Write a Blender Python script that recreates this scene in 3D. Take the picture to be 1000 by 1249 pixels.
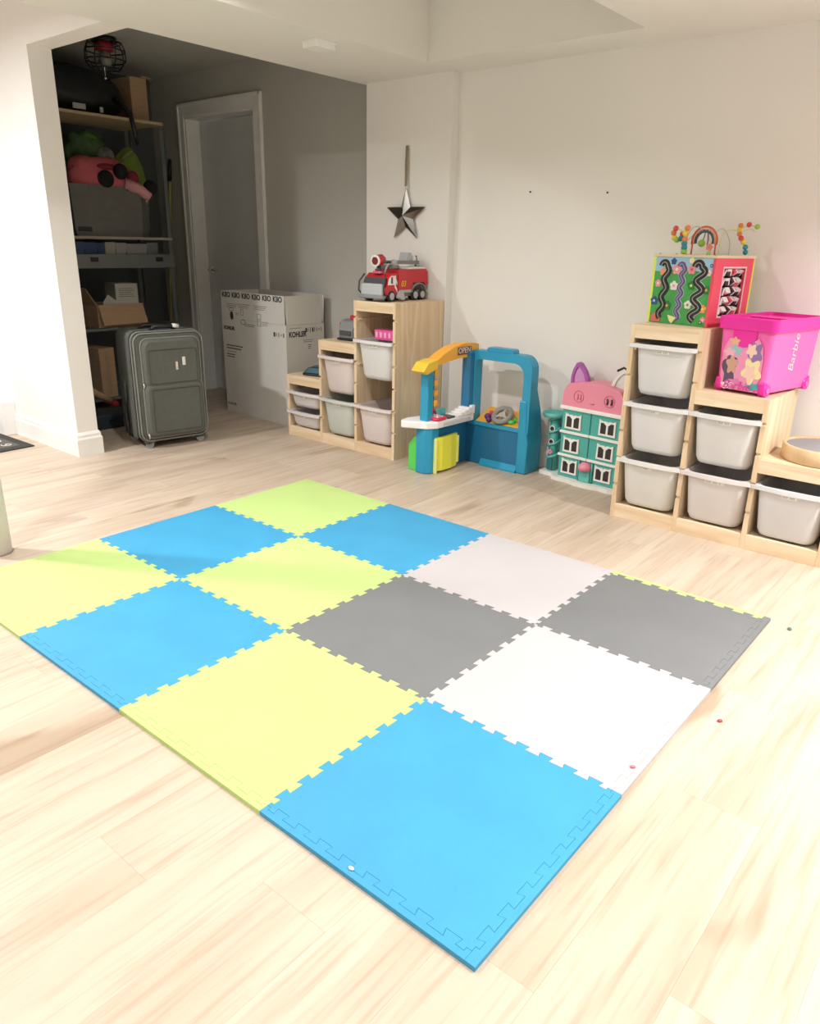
import bpy, bmesh, math, random
from mathutils import Vector, Matrix, Euler
from mathutils.geometry import tessellate_polygon
random.seed(7)
for o in list(bpy.data.objects): bpy.data.objects.remove(o)
S = bpy.context.scene; C = S.collection
PI = math.pi

# ------------------------------------------------------------------ camera
CAM = (0.53198, -0.852636, 1.234949); YAW, PITCH, ROLL, F = 0.6915456, -0.3440657, 0.02102728, 917.64
def cam_axes():
    f = Vector((-math.sin(YAW)*math.cos(PITCH), math.cos(YAW)*math.cos(PITCH), math.sin(PITCH)))
    r = Vector((math.cos(YAW), math.sin(YAW), 0)); u = r.cross(f)
    return r*math.cos(ROLL)+u*math.sin(ROLL), -r*math.sin(ROLL)+u*math.cos(ROLL), f
r_, u_, f_ = cam_axes()
cd = bpy.data.cameras.new('camera'); cam = bpy.data.objects.new('camera', cd); C.objects.link(cam)
m4 = Matrix((r_, u_, -f_)).transposed().to_4x4(); m4.translation = CAM; cam.matrix_world = m4
cd.sensor_fit = 'HORIZONTAL'; cd.sensor_width = 36; cd.lens = F/1000*36; cd.clip_start = .05
S.camera = cam

# ------------------------------------------------------------------ world, exposure
w = bpy.data.worlds.new('world'); S.world = w; w.use_nodes = True
w.node_tree.nodes['Background'].inputs[0].default_value = (.8, .85, .9, 1)
w.node_tree.nodes['Background'].inputs[1].default_value = .3
S.view_settings.view_transform = 'Standard'; S.view_settings.look = 'None'
S.view_settings.exposure = 1.1; S.view_settings.gamma = 1; S.view_settings.use_curve_mapping = False
WARM = (1, .985, .965); COOL = (.985, .99, 1)
# ceiling lamps, the warm low-ceiling ones unseen and added for general light: (x, y, z of the ceiling they sit in, watts, colour, spread in degrees)
LAMPS = [(-1.72, .95, 2.45, 13, WARM, 140, 'in the ceiling tray nearer the alcove opening'), (-1.72, -1.0, 2.45, 13, WARM, 140, 'in the ceiling tray farther from the pine units'),
         (.45, .75, 2.125, 5, WARM, 125, 'added unseen in the low ceiling beside the mat'), (.45, -1.5, 2.125, 10, WARM, 125, 'added unseen in the low ceiling far from the pine units'),
         (1.15, 2.0, 2.125, 30, COOL, 135, 'in the low ceiling beside the unit with the drum'), (1.8, .2, 2.125, 11, WARM, 125, 'added unseen in the low ceiling near the bare end wall'),
         (-3.70, -.40, 2.45, 32, COOL, 165, 'in the hall ceiling before the partition wall'), (-5.2, -.6, 2.45, 16, COOL, 150, 'in the hall ceiling over the stair foot')]

# ------------------------------------------------------------------ materials
MATS = {}
def M(name, col, rough=.5, metal=0, var=0, scale=8, bump=0, bscale=60, stretch=(1, 1, 1), trans=0, coat=0, spec=.5, sub=0, emit=0):
    if name in MATS: return MATS[name]
    m = bpy.data.materials.new(name); m.use_nodes = True; nt = m.node_tree; N = nt.nodes; L = nt.links
    b = N['Principled BSDF']; b.inputs['Base Color'].default_value = (*col, 1)
    b.inputs['Roughness'].default_value = rough; b.inputs['Metallic'].default_value = metal
    b.inputs['Specular IOR Level'].default_value = spec
    if coat: b.inputs['Coat Weight'].default_value = coat
    if trans: b.inputs['Transmission Weight'].default_value = trans
    if emit:
        b.inputs['Emission Color'].default_value = (*col, 1); b.inputs['Emission Strength'].default_value = emit
    tc = N.new('ShaderNodeTexCoord'); mp = N.new('ShaderNodeMapping'); mp.inputs['Scale'].default_value = stretch
    L.new(tc.outputs['Object'], mp.inputs['Vector'])
    if not var: var = .03
    n = N.new('ShaderNodeTexNoise'); n.inputs['Scale'].default_value = scale; n.inputs['Detail'].default_value = 4
    L.new(mp.outputs[0], n.inputs['Vector'])
    rp = N.new('ShaderNodeValToRGB')
    rp.color_ramp.elements[0].position = .3; rp.color_ramp.elements[1].position = .7
    rp.color_ramp.elements[0].color = (*[c*(1-var) for c in col], 1)
    rp.color_ramp.elements[1].color = (*[min(1, c*(1+var)) for c in col], 1)
    L.new(n.outputs['Fac'], rp.inputs[0]); L.new(rp.outputs[0], b.inputs['Base Color'])
    if bump:
        n2 = N.new('ShaderNodeTexNoise'); n2.inputs['Scale'].default_value = bscale; n2.inputs['Detail'].default_value = 3
        L.new(mp.outputs[0], n2.inputs['Vector'])
        bp = N.new('ShaderNodeBump'); bp.inputs['Strength'].default_value = bump; bp.inputs['Distance'].default_value = .004
        L.new(n2.outputs['Fac'], bp.inputs['Height']); L.new(bp.outputs[0], b.inputs['Normal'])
    MATS[name] = m; return m

def wood(name, light, dark, grain, rough=.5, ring=7, knots=True):
    """grain: axis along which the fibres run"""
    m = bpy.data.materials.new(name); m.use_nodes = True; nt = m.node_tree; N = nt.nodes; L = nt.links
    b = N['Principled BSDF']; b.inputs['Roughness'].default_value = rough; b.inputs['Specular IOR Level'].default_value = .35
    tc = N.new('ShaderNodeTexCoord'); mp = N.new('ShaderNodeMapping')
    mp.inputs['Scale'].default_value = {'x': (.09, 1, 1), 'y': (1, .09, 1), 'z': (1, 1, .09)}[grain]
    oi = N.new('ShaderNodeObjectInfo'); vm = N.new('ShaderNodeVectorMath'); vm.operation = 'MULTIPLY_ADD'
    cx = N.new('ShaderNodeCombineXYZ')
    for i in range(3): L.new(oi.outputs['Random'], cx.inputs[i])
    vm.inputs[1].default_value = (13, 7, 19)
    L.new(cx.outputs[0], vm.inputs[0]); L.new(tc.outputs['Object'], vm.inputs[2]); L.new(vm.outputs[0], mp.inputs['Vector'])
    n = N.new('ShaderNodeTexNoise'); n.inputs['Scale'].default_value = ring; n.inputs['Detail'].default_value = 2; n.inputs['Distortion'].default_value = .6
    L.new(mp.outputs[0], n.inputs['Vector'])
    mu = N.new('ShaderNodeMath'); mu.operation = 'MULTIPLY'; mu.inputs[1].default_value = 9; L.new(n.outputs['Fac'], mu.inputs[0])
    fr = N.new('ShaderNodeMath'); fr.operation = 'PINGPONG'; fr.inputs[1].default_value = 1; L.new(mu.outputs[0], fr.inputs[0])
    n2 = N.new('ShaderNodeTexNoise'); n2.inputs['Scale'].default_value = 90; n2.inputs['Detail'].default_value = 3
    L.new(mp.outputs[0], n2.inputs['Vector'])
    ad = N.new('ShaderNodeMath'); ad.operation = 'MULTIPLY_ADD'; ad.inputs[1].default_value = .45; L.new(n2.outputs['Fac'], ad.inputs[0]); 
    mm = N.new('ShaderNodeMath'); mm.operation = 'MULTIPLY'; mm.inputs[1].default_value = .6; L.new(fr.outputs[0], mm.inputs[0]); L.new(mm.outputs[0], ad.inputs[2])
    rp = N.new('ShaderNodeValToRGB'); rp.color_ramp.elements[0].color = (*light, 1); rp.color_ramp.elements[1].color = (*dark, 1)
    rp.color_ramp.elements[0].position = .2; rp.color_ramp.elements[1].position = .95
    L.new(ad.outputs[0], rp.inputs[0]); L.new(rp.outputs[0], b.inputs['Base Color'])
    MATS[name] = m; return m

def floor_mat():
    m = bpy.data.materials.new('oak_vinyl'); m.use_nodes = True; nt = m.node_tree; N = nt.nodes; L = nt.links
    b = N['Principled BSDF']; b.inputs['Roughness'].default_value = .42; b.inputs['Specular IOR Level'].default_value = .35
    tc = N.new('ShaderNodeTexCoord'); oi = N.new('ShaderNodeObjectInfo'); cx = N.new('ShaderNodeCombineXYZ')
    for i in range(3): L.new(oi.outputs['Random'], cx.inputs[i])
    vm = N.new('ShaderNodeVectorMath'); vm.operation = 'MULTIPLY_ADD'; vm.inputs[1].default_value = (31, 17, 5)
    L.new(cx.outputs[0], vm.inputs[0]); L.new(tc.outputs['Object'], vm.inputs[2])
    def noise(scale, stretch, det, dist=0):
        mp = N.new('ShaderNodeMapping'); mp.inputs['Scale'].default_value = stretch; L.new(vm.outputs[0], mp.inputs['Vector'])
        n = N.new('ShaderNodeTexNoise'); n.inputs['Scale'].default_value = scale; n.inputs['Detail'].default_value = det; n.inputs['Distortion'].default_value = dist
        L.new(mp.outputs[0], n.inputs['Vector']); return n.outputs['Fac']
    a = noise(9, (1, .12, 1), 5, .8); g = noise(60, (1, .05, 1), 4); k = noise(5, (1, .35, 1), 2, .4)
    rp = N.new('ShaderNodeValToRGB'); e = rp.color_ramp.elements
    e[0].position = .30; e[0].color = (.455, .355, .265, 1); e[1].position = .60; e[1].color = (.545, .45, .355, 1)
    L.new(a, rp.inputs[0])
    rg = N.new('ShaderNodeValToRGB'); e = rg.color_ramp.elements
    e[0].position = .30; e[0].color = (.84, .80, .76, 1); e[1].position = .5; e[1].color = (1, 1, 1, 1); L.new(g, rg.inputs[0])
    rk = N.new('ShaderNodeValToRGB'); e = rk.color_ramp.elements
    e[0].position = .27; e[0].color = (.72, .66, .60, 1); e[1].position = .36; e[1].color = (1, 1, 1, 1); L.new(k, rk.inputs[0])
    mx = N.new('ShaderNodeMix'); mx.data_type = 'RGBA'; mx.blend_type = 'MULTIPLY'; mx.inputs[0].default_value = 1
    L.new(rp.outputs[0], mx.inputs[6]); L.new(rg.outputs[0], mx.inputs[7])
    m2 = N.new('ShaderNodeMix'); m2.data_type = 'RGBA'; m2.blend_type = 'MULTIPLY'; m2.inputs[0].default_value = 1
    L.new(mx.outputs[2], m2.inputs[6]); L.new(rk.outputs[0], m2.inputs[7])
    hs = N.new('ShaderNodeHueSaturation'); mr = N.new('ShaderNodeMapRange'); mr.inputs[3].default_value = .975; mr.inputs[4].default_value = 1.025
    L.new(oi.outputs['Random'], mr.inputs[0]); L.new(mr.outputs[0], hs.inputs['Value']); L.new(m2.outputs[2], hs.inputs['Color'])
    L.new(hs.outputs[0], b.inputs['Base Color'])
    MATS['oak_vinyl'] = m; return m
OAK = floor_mat()
PINE = {a: wood('pine_'+a, (.80, .655, .47), (.66, .475, .29), a) for a in 'xyz'}
BIRCH = wood('birch', (.80, .70, .54), (.70, .56, .38), 'x', ring=4)
WALL = M('wall_paint', (.85, .83, .805), .85, var=.012, scale=3, bump=.05, bscale=220)
CEIL = M('ceiling_paint', (.82, .80, .76), .9, var=.01, scale=3)
TRIM = M('trim_white', (.86, .85, .83), .4)
DOORW = M('door_white', (.66, .67, .68), .45)
BLACK = M('black_plastic', (.012, .012, .014), .4)
CHROME = M('chrome', (.75, .75, .76), .18, 1)
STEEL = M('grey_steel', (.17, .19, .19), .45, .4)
CARD = M('cardboard', (.50, .33, .20), .85, var=.06, scale=14, stretch=(1, 1, 6))
CARDW = M('white_cardboard', (.64, .62, .58), .8, var=.03, scale=5)
INK = M('black_ink', (.03, .03, .035), .7)
INKG = M('grey_ink', (.22, .22, .22), .8)

# ------------------------------------------------------------------ builders
class B:
    """collects shapes; build() links them as ONE mesh object. o = origin subtracted from the coordinates"""
    def __init__(s, o=(0, 0, 0)): s.bm = bmesh.new(); s.o = Vector(o)
    def _merge(s, t, mat=None, smooth=False):
        bmesh.ops.recalc_face_normals(t, faces=t.faces[:])
        if mat: bmesh.ops.transform(t, matrix=mat, verts=t.verts[:])
        if smooth:
            for f in t.faces: f.smooth = True
        me = bpy.data.meshes.new('t'); t.to_mesh(me); t.free(); s.bm.from_mesh(me); bpy.data.meshes.remove(me); return s
    def box(s, x0, x1, y0, y1, z0, z1, bev=0, seg=2, mat=None):
        t = bmesh.new(); bmesh.ops.create_cube(t, size=1)
        bmesh.ops.scale(t, vec=(x1-x0, y1-y0, z1-z0), verts=t.verts[:]); bmesh.ops.translate(t, vec=((x0+x1)/2, (y0+y1)/2, (z0+z1)/2), verts=t.verts[:])
        if bev: bmesh.ops.bevel(t, geom=t.edges[:], offset=bev, segments=seg, profile=.5, affect='EDGES')
        return s._merge(t, mat)
    def cyl(s, p0, p1, r0, r1=None, n=16, smooth=True):
        r1 = r0 if r1 is None else r1; p0, p1 = Vector(p0), Vector(p1); d = p1-p0
        t = bmesh.new(); bmesh.ops.create_cone(t, cap_ends=True, segments=n, radius1=r0, radius2=r1, depth=d.length)
        if smooth:
            for f in t.faces: f.smooth = len(f.verts) == 4
        mt = Matrix.Translation((p0+p1)/2) @ d.to_track_quat('Z', 'Y').to_matrix().to_4x4()
        return s._merge(t, mt)
    def ball(s, c, r, n=14, mat=None):
        t = bmesh.new(); bmesh.ops.create_uvsphere(t, u_segments=n+4, v_segments=n, radius=1)
        r = (r, r, r) if isinstance(r, (int, float)) else r
        for f in t.faces: f.smooth = True
        mt = Matrix.Translation(c) @ (mat or Matrix()) @ Matrix.Diagonal((*r, 1))
        return s._merge(t, mt)
    def tube(s, pts, r, n=8, closed=False, caps=True):
        pts = [Vector(p) for p in pts]; t = bmesh.new(); rings = []; K = len(pts); up = Vector((0, 0, 1)); prev = None
        for i, p in enumerate(pts):
            a = pts[(i-1) % K] if closed or i else p; b = pts[(i+1) % K] if closed or i < K-1 else p
            d = (b-a).normalized()
            if prev is None: prev = d.orthogonal()
            nx = (prev-d*prev.dot(d))
            nx = nx.normalized() if nx.length > 1e-5 else d.orthogonal().normalized()
            ny = d.cross(nx); prev = nx; rr = r[i] if isinstance(r, (list, tuple)) else r
            rings.append([t.verts.new(p+rr*(nx*math.cos(2*PI*k/n)+ny*math.sin(2*PI*k/n))) for k in range(n)])
        for i in range(K if closed else K-1):
            A, Bq = rings[i], rings[(i+1) % K]
            for k in range(n):
                f = t.faces.new((A[k], A[(k+1) % n], Bq[(k+1) % n], Bq[k])); f.smooth = True
        if caps and not closed: t.faces.new(rings[0][::-1]); t.faces.new(rings[-1])
        return s._merge(t)
    def loft(s, rings, caps=(True, True), smooth=False):
        t = bmesh.new(); R = [[t.verts.new(p) for p in r] for r in rings]; n = len(R[0])
        for A, Bq in zip(R, R[1:]):
            for k in range(n):
                f = t.faces.new((A[k], A[(k+1) % n], Bq[(k+1) % n], Bq[k])); f.smooth = smooth
        if caps[0]: t.faces.new(R[0][::-1])
        if caps[1]: t.faces.new(R[-1])
        return s._merge(t)
    def lathe(s, prof, c=(0, 0, 0), n=24, mat=None):
        rings = [[(c[0]+r*math.cos(2*PI*k/n), c[1]+r*math.sin(2*PI*k/n), c[2]+z) for k in range(n)] for r, z in prof]
        t = bmesh.new(); R = [[t.verts.new(p) for p in r] for r in rings]
        for A, Bq in zip(R, R[1:]):
            for k in range(n):
                f = t.faces.new((A[k], A[(k+1) % n], Bq[(k+1) % n], Bq[k])); f.smooth = True
        t.faces.new(R[0][::-1]); t.faces.new(R[-1])
        return s._merge(t, mat)
    def prism(s, poly, axis, h0, h1, mat=None, hole=None, bev=0):
        """poly: 2D points in the plane across axis ('x': (y,z), 'y': (x,z), 'z': (x,y)); hole: loop with as many points"""
        P3 = {'x': lambda a, b, h: (h, a, b), 'y': lambda a, b, h: (a, h, b), 'z': lambda a, b, h: (a, b, h)}[axis]
        t = bmesh.new()
        if hole:
            o0 = [t.verts.new(P3(a, b, h0)) for a, b in poly]; o1 = [t.verts.new(P3(a, b, h1)) for a, b in poly]
            i0 = [t.verts.new(P3(a, b, h0)) for a, b in hole]; i1 = [t.verts.new(P3(a, b, h1)) for a, b in hole]; n = len(poly)
            for k in range(n):
                j = (k+1) % n
                for q in ((o0[k], o0[j], o1[j], o1[k]), (i0[j], i0[k], i1[k], i1[j]), (o0[j], o0[k], i0[k], i0[j]), (o1[k], o1[j], i1[j], i1[k])): t.faces.new(q)
        else:
            a = [t.verts.new(P3(*q, h0)) for q in poly]; b = [t.verts.new(P3(*q, h1)) for q in poly]; n = len(poly)
            f0 = t.faces.new(a[::-1]); f1 = t.faces.new(b)
            for k in range(n): t.faces.new((a[k], a[(k+1) % n], b[(k+1) % n], b[k]))
            if bev:
                bmesh.ops.recalc_face_normals(t, faces=t.faces[:])
                bmesh.ops.bevel(t, geom=[e for e in t.edges if e.calc_face_angle(0) > .4], offset=bev, segments=2, profile=.5, affect='EDGES')
            if not bev and n > 8:
                bmesh.ops.delete(t, geom=[f0, f1], context='FACES_ONLY')
                for q in tessellate_polygon([[Vector((*c, 0)) for c in poly]]):
                    t.faces.new([b[k] for k in q]); t.faces.new([a[k] for k in q][::-1])
        return s._merge(t, mat)
    def xf(s, mat): bmesh.ops.transform(s.bm, matrix=mat, verts=s.bm.verts[:]); return s
    def mesh(s, name, mat):
        bmesh.ops.translate(s.bm, vec=-s.o, verts=s.bm.verts[:])
        me = bpy.data.meshes.new(name); s.bm.to_mesh(me); s.bm.free(); me.materials.append(mat); return me
    def build(s, name, mat, parent=None, label=None):
        o = bpy.data.objects.new(name, s.mesh(name, mat)); C.objects.link(o)
        if parent: o.parent = parent
        if label: o['label'] = label
        return o
def tag(o, label, cat, group=None):
    o['label'] = label; o['category'] = cat
    if group: o['group'] = group
    return o
def thing(name, label, cat, loc=(0, 0, 0), rz=0, group=None):
    o = bpy.data.objects.new(name, None); C.objects.link(o); o.empty_display_size = .05
    o.location = loc; o.rotation_euler = (0, 0, rz); return tag(o, label, cat, group)
def centred(o):
    """move a one-mesh thing's origin to the middle of its base"""
    vs = o.data.vertices; xs = [v.co.x for v in vs]; ys = [v.co.y for v in vs]; zs = [v.co.z for v in vs]
    c = Vector(((min(xs)+max(xs))/2, (min(ys)+max(ys))/2, min(zs))); o.data.transform(Matrix.Translation(-c)); o.location = c; return o
def struct(name, b, mat, label):
    o = b.build(name, mat); o['kind'] = 'structure'; o['label'] = label; return o
def copy_thing(src, loc, label=None, rz=None):
    r = src.copy(); C.objects.link(r); r.location = loc
    if label: r['label'] = label
    if rz is not None: r.rotation_euler = (0, 0, rz)
    for ch in list(src.children):
        c = ch.copy(); C.objects.link(c); c.parent = r
        for g in list(ch.children): d = g.copy(); C.objects.link(d); d.parent = c
    return r
def text(name, s, size, mat, parent, loc, rot, ext=.0006, shear=0, align='CENTER', sx=1, bold=0):
    cu = bpy.data.curves.new('t', 'FONT'); cu.body = s; cu.size = size; cu.extrude = ext; cu.align_x = align; cu.align_y = 'CENTER'; cu.shear = shear; cu.resolution_u = 3; cu.offset = bold
    o = bpy.data.objects.new('t', cu); C.objects.link(o); dg = bpy.context.evaluated_depsgraph_get(); dg.update()
    me = bpy.data.meshes.new_from_object(o.evaluated_get(dg)); bpy.data.objects.remove(o); me.materials.clear(); me.materials.append(mat)
    if sx != 1: me.transform(Matrix.Diagonal((sx, 1, 1, 1)))
    q = bpy.data.objects.new(name, me); C.objects.link(q); q.parent = parent; q.location = loc; q.rotation_euler = rot; return q
def rrect(w, d, r, z, cx=0, cy=0, n=5):
    pts = []
    for sx, sy, a0 in ((1, 1, 0), (-1, 1, 90), (-1, -1, 180), (1, -1, 270)):
        for k in range(n+1):
            a = math.radians(a0+90*k/n); pts.append((cx+sx*(w/2-r)+r*math.cos(a), cy+sy*(d/2-r)+r*math.sin(a), z))
    return pts
def arc(cx, cy, r, a0, a1, n, ry=None):
    ry = ry or r
    return [(cx+r*math.cos(math.radians(a0+(a1-a0)*k/n)), cy+ry*math.sin(math.radians(a0+(a1-a0)*k/n))) for k in range(n+1)]

# ------------------------------------------------------------------ the setting
ZC, ZT = 2.125, 2.45
XR, YN, XL = 2.7, -3.1, -7.0
fl = struct('floor', B().box(XL-.1, XR+.1, YN-.1, 3.3, -.1, -.0055), OAK, 'light oak vinyl plank floor')
PW, PLN = .182, 1.22
pm = B().box(-PW/2+.00015, PW/2-.00015, -PLN/2+.00015, PLN/2-.00015, -.0054, 0).mesh('plank', OAK)
i = 0; x = -5.45
while x < 1.75:
    y = -1.05 - (i*.437 % 1)*PLN + PLN/2
    while y < 3.0+PLN/2-.05:
        o = bpy.data.objects.new('plank', pm); C.objects.link(o); o.parent = fl; o.location = (x, y, 0); y += PLN
    x += PW; i += 1
struct('wall_back', B().box(-2.32, XR, 2.95, 3.15, 0, ZT+.1), WALL, 'off-white painted wall behind the storage units')
struct('wall_back_column', B().box(-2.97, -2.32, 2.885, 3.15, 0, ZC), WALL, 'off-white boxed column where the star hangs')
ba = B(); DX0, DX1, DZ = -5.0, -4.16, 2.11
ba.box(-5.45, DX0, 3.0, 3.16, 0, ZT).box(DX1, -2.96, 3.0, 3.16, 0, ZT).box(DX0, DX1, 3.0, 3.16, DZ, ZT).box(-5.1, -4.0, 3.4, 3.45, 0, ZT)
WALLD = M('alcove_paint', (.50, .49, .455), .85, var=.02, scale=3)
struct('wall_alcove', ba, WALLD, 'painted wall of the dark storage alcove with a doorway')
struct('wall_alcove_left', B().box(-5.55, -5.45, 1.335, 3.16, 0, ZT), M('alcove_painted_shade', (.11, .12, .125), .85), 'end wall of the dark storage alcove')  # near-black colour stands in for the shade deep in the alcove
struct('wall_left', B().box(XL, -3.72, 1.21, 1.335, 0, ZT).box(-3.72, -3.0, 1.21, 1.335, ZC, ZT), WALL, 'white partition wall ending beside the storage alcove')
struct('wall_hall', B().box(XL-.1, XL, YN, 1.335, 0, ZT), WALL, 'white wall at the far end of the hall')
struct('wall_right', B().box(XR, XR+.1, YN, 3.15, 0, ZT), WALL, 'off-white wall at the right end of the room')
struct('wall_front', B().box(XL, XR, YN-.1, YN, 0, ZT), WALL, 'off-white wall opposite the storage units')
struct('ceiling', B().box(-1.12, XR, YN, 2.66, ZC, ZT).box(-2.32, XR, 2.66, 2.95, ZC, ZT).box(-2.32, -1.12, YN, -2.2, ZC, ZT), CEIL, 'low off-white ceiling around the raised tray')
struct('ceiling_tray', B().box(XL, XR, YN, 3.15, ZT, ZT+.1), CEIL, 'raised off-white ceiling inside the tray')
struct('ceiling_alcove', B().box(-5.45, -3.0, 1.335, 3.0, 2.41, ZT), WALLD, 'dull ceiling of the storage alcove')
struct('ceiling_beam', B().box(-3.0, -2.32, YN, 2.95, ZC, ZT), CEIL, 'boxed off-white ceiling beam over the alcove opening')
# door
trim = B()
for x0, x1, z0, z1 in ((DX0-.075, DX0, 0, DZ+.095), (DX1, DX1+.085, 0, DZ+.095), (DX0, DX1, DZ, DZ+.095)):
    trim.box(x0, x1, 2.982, 3.0, z0, z1, .004)
    if z0 == 0:
        xo = x0 if x0 < DX0 else x1-.022
        trim.box(xo, xo+.022, 2.972, 2.982, z0, z1, .004)
trim.box(DX0-.075, DX1+.085, 2.972, 2.982, DZ+.073, DZ+.095, .004)
trim.box(DX0-.004, DX0+.016, 2.99, 3.155, 0, DZ).box(DX1-.016, DX1+.004, 2.99, 3.155, 0, DZ).box(DX0, DX1, 2.99, 3.155, DZ-.014, DZ)
struct('trim_1', trim, TRIM, 'white moulded casing round the alcove door')
dr = struct('door_1', B().box(DX0+.018, DX1-.018, 3.115, 3.15, .008, DZ-.022), DOORW, 'flat white interior door deep in the frame')
B().cyl((-4.92, 3.116, .99), (-4.92, 3.108, .99), .027).cyl((-4.92, 3.11, .99), (-4.92, 3.065, .99), .01).tube([(-4.92, 3.068, .99), (-4.88, 3.063, .992), (-4.81, 3.066, .985)], .009).build('door_handle', CHROME, dr, 'chrome lever handle')
# baseboards
BPROF = [(0, 0), (.016, 0), (.016, .10), (.011, .112), (.011, .125), (.004, .14), (0, .14)]
def baseboard(path):
    """skirting profile swept along wall corners; the room lies to the right of the path"""
    P_ = [Vector(p) for p in path]; rings = []
    for k, v in enumerate(P_):
        ns = []
        for a, b in ((k-1, k), (k, k+1)):
            if a >= 0 and b < len(P_): d = (P_[b]-P_[a]).normalized(); ns.append(Vector((d.y, -d.x)))
        n = ns[0] if len(ns) == 1 else (ns[0]+ns[1])/(1+ns[0].dot(ns[1]))
        rings.append([(v.x+n.x*d, v.y+n.y*d, z) for d, z in BPROF])
    return B().loft(rings)
struct('baseboard_left', baseboard([(-4.53, 1.21), (-3.72, 1.21), (-3.72, 1.335), (-4.4, 1.335)]), TRIM, 'white moulded baseboard on the partition wall')
struct('baseboard_back', baseboard([(-2.32, 2.95), (XR, 2.95)]), TRIM, 'white moulded baseboard behind the toys')
# stair foot at the far end of the partition
st = B().prism([(-4.53, 0), (-4.53, .205), (-4.55, .215), (-4.9, .62), (-5.6, 1.45), (-5.6, 0)], 'y', 1.13, 1.21).box(-4.545, -4.522, 1.12, 1.21, 0, .215, .003)
struct('trim_2', st, TRIM, 'white sloping stair stringer against the partition wall')

def recessed_light(x, y, z, watts, col, spread, where):
    t = thing('recessed_light', 'round white recessed light '+where, 'light', (x, y, z), 0, 'recessed ceiling lights')
    B().lathe([(.062, -.001), (.085, -.001), (.085, -.006), (.062, -.010)], n=28).build('trim_ring', TRIM, t)
    B().cyl((0, 0, -.002), (0, 0, -.004), .062, n=28).build('lens', M('lamp_lens', (1, .95, .88), .5, emit=4), t)
    ld = bpy.data.lights.new('lamp', 'AREA'); ld.shape = 'DISK'; ld.size = .12; ld.energy = watts; ld.color = col; ld.spread = math.radians(spread)
    lo = bpy.data.objects.new('lamp', ld); C.objects.link(lo); lo.parent = t; lo.location = (0, 0, -.013)
for a in LAMPS: recessed_light(*a)

# ------------------------------------------------------------------ foam mat
TS, TH = .6, .012
FOAM = {'blue': M('foam_blue', (.04, .29, .51), .6, var=.05, scale=5, bump=.25, bscale=420),
        'lime': M('foam_lime', (.445, .60, .205), .65, var=.03, scale=4, bump=.25, bscale=420),
        'grey': M('foam_grey', (.165, .17, .175), .6, var=.04, scale=5, bump=.25, bscale=420),
        'white': M('foam_white', (.48, .455, .46), .65, var=.02, scale=4, bump=.25, bscale=420)}
GRID = [['blue', 'white', 'grey'], ['lime', 'grey', 'white'], ['blue', 'lime', 'blue'], ['lime', 'blue', 'lime']]
def teeth(p, q, nper=8, d=.0085):
    """dovetailed line from p to q; positive offsets lie to the left of p->q"""
    p, q = Vector(p), Vector(q); L = (q-p).length; t = (q-p)/L; n = Vector((-t.y, t.x)); P = (L-.024)/nper
    out = [(0, 0), (.012, 0), (.012, -d)]
    for k in range(nper):
        s = .012+k*P
        out += [(s+.30*P, -d), (s+.22*P, d), (s+.78*P, d), (s+.70*P, -d)]
    out += [(L-.012, -d), (L-.012, 0)]
    return [tuple(p+t*a+n*b) for a, b in out]
EI = .024
def corner(a, b):
    return (-a*TS + (EI if a == 4 else (-EI if a == 0 else 0)), b*TS + (-EI if b == 3 else (EI if b == 0 else 0)))
tile_lab = {
 (0, 0): 'bright blue foam floor tile with faint smudges, joined to one lime and one white tile',
 (0, 1): 'off-white foam floor tile between two grey tiles and a blue one, at the mat edge',
 (0, 2): 'grey foam floor tile on the mat corner, with a lime strip along its back edge',
 (1, 0): 'lime foam floor tile at the mat edge between two blue tiles and a grey one',
 (1, 1): 'grey foam floor tile inside the mat between lime and white tiles',
 (1, 2): 'off-white foam floor tile at the mat edge facing the play stand and dollhouse',
 (2, 0): 'blue foam floor tile at the mat edge with lime tiles on three sides',
 (2, 1): 'pale lime foam floor tile inside the mat, surrounded by blue and grey',
 (2, 2): 'blue foam floor tile at the mat edge facing the play stand, beside an off-white tile',
 (3, 0): 'lime foam floor tile on the mat corner nearest the white steel post',
 (3, 1): 'blue foam floor tile at the mat edge facing the suitcase, between two corner lime tiles',
 (3, 2): 'lime foam floor tile on the mat corner nearest the stepped unit with the fire truck'}
def shrink(poly, k=.00045):
    cx = sum(p[0] for p in poly)/len(poly); cy = sum(p[1] for p in poly)/len(poly); out = []
    n = len(poly)
    for i in range(n):   # inward offset along the averaged normal
        a, b, c = Vector(poly[i-1]), Vector(poly[i]), Vector(poly[(i+1) % n])
        t1, t2 = (b-a).normalized(), (c-b).normalized(); n1, n2 = Vector((-t1.y, t1.x)), Vector((-t2.y, t2.x))
        m = n1+n2; m = m/max(.35, m.length_squared)*2 if m.length > 1e-4 else n1
        out.append(tuple(b+m*k))
    return out
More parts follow.
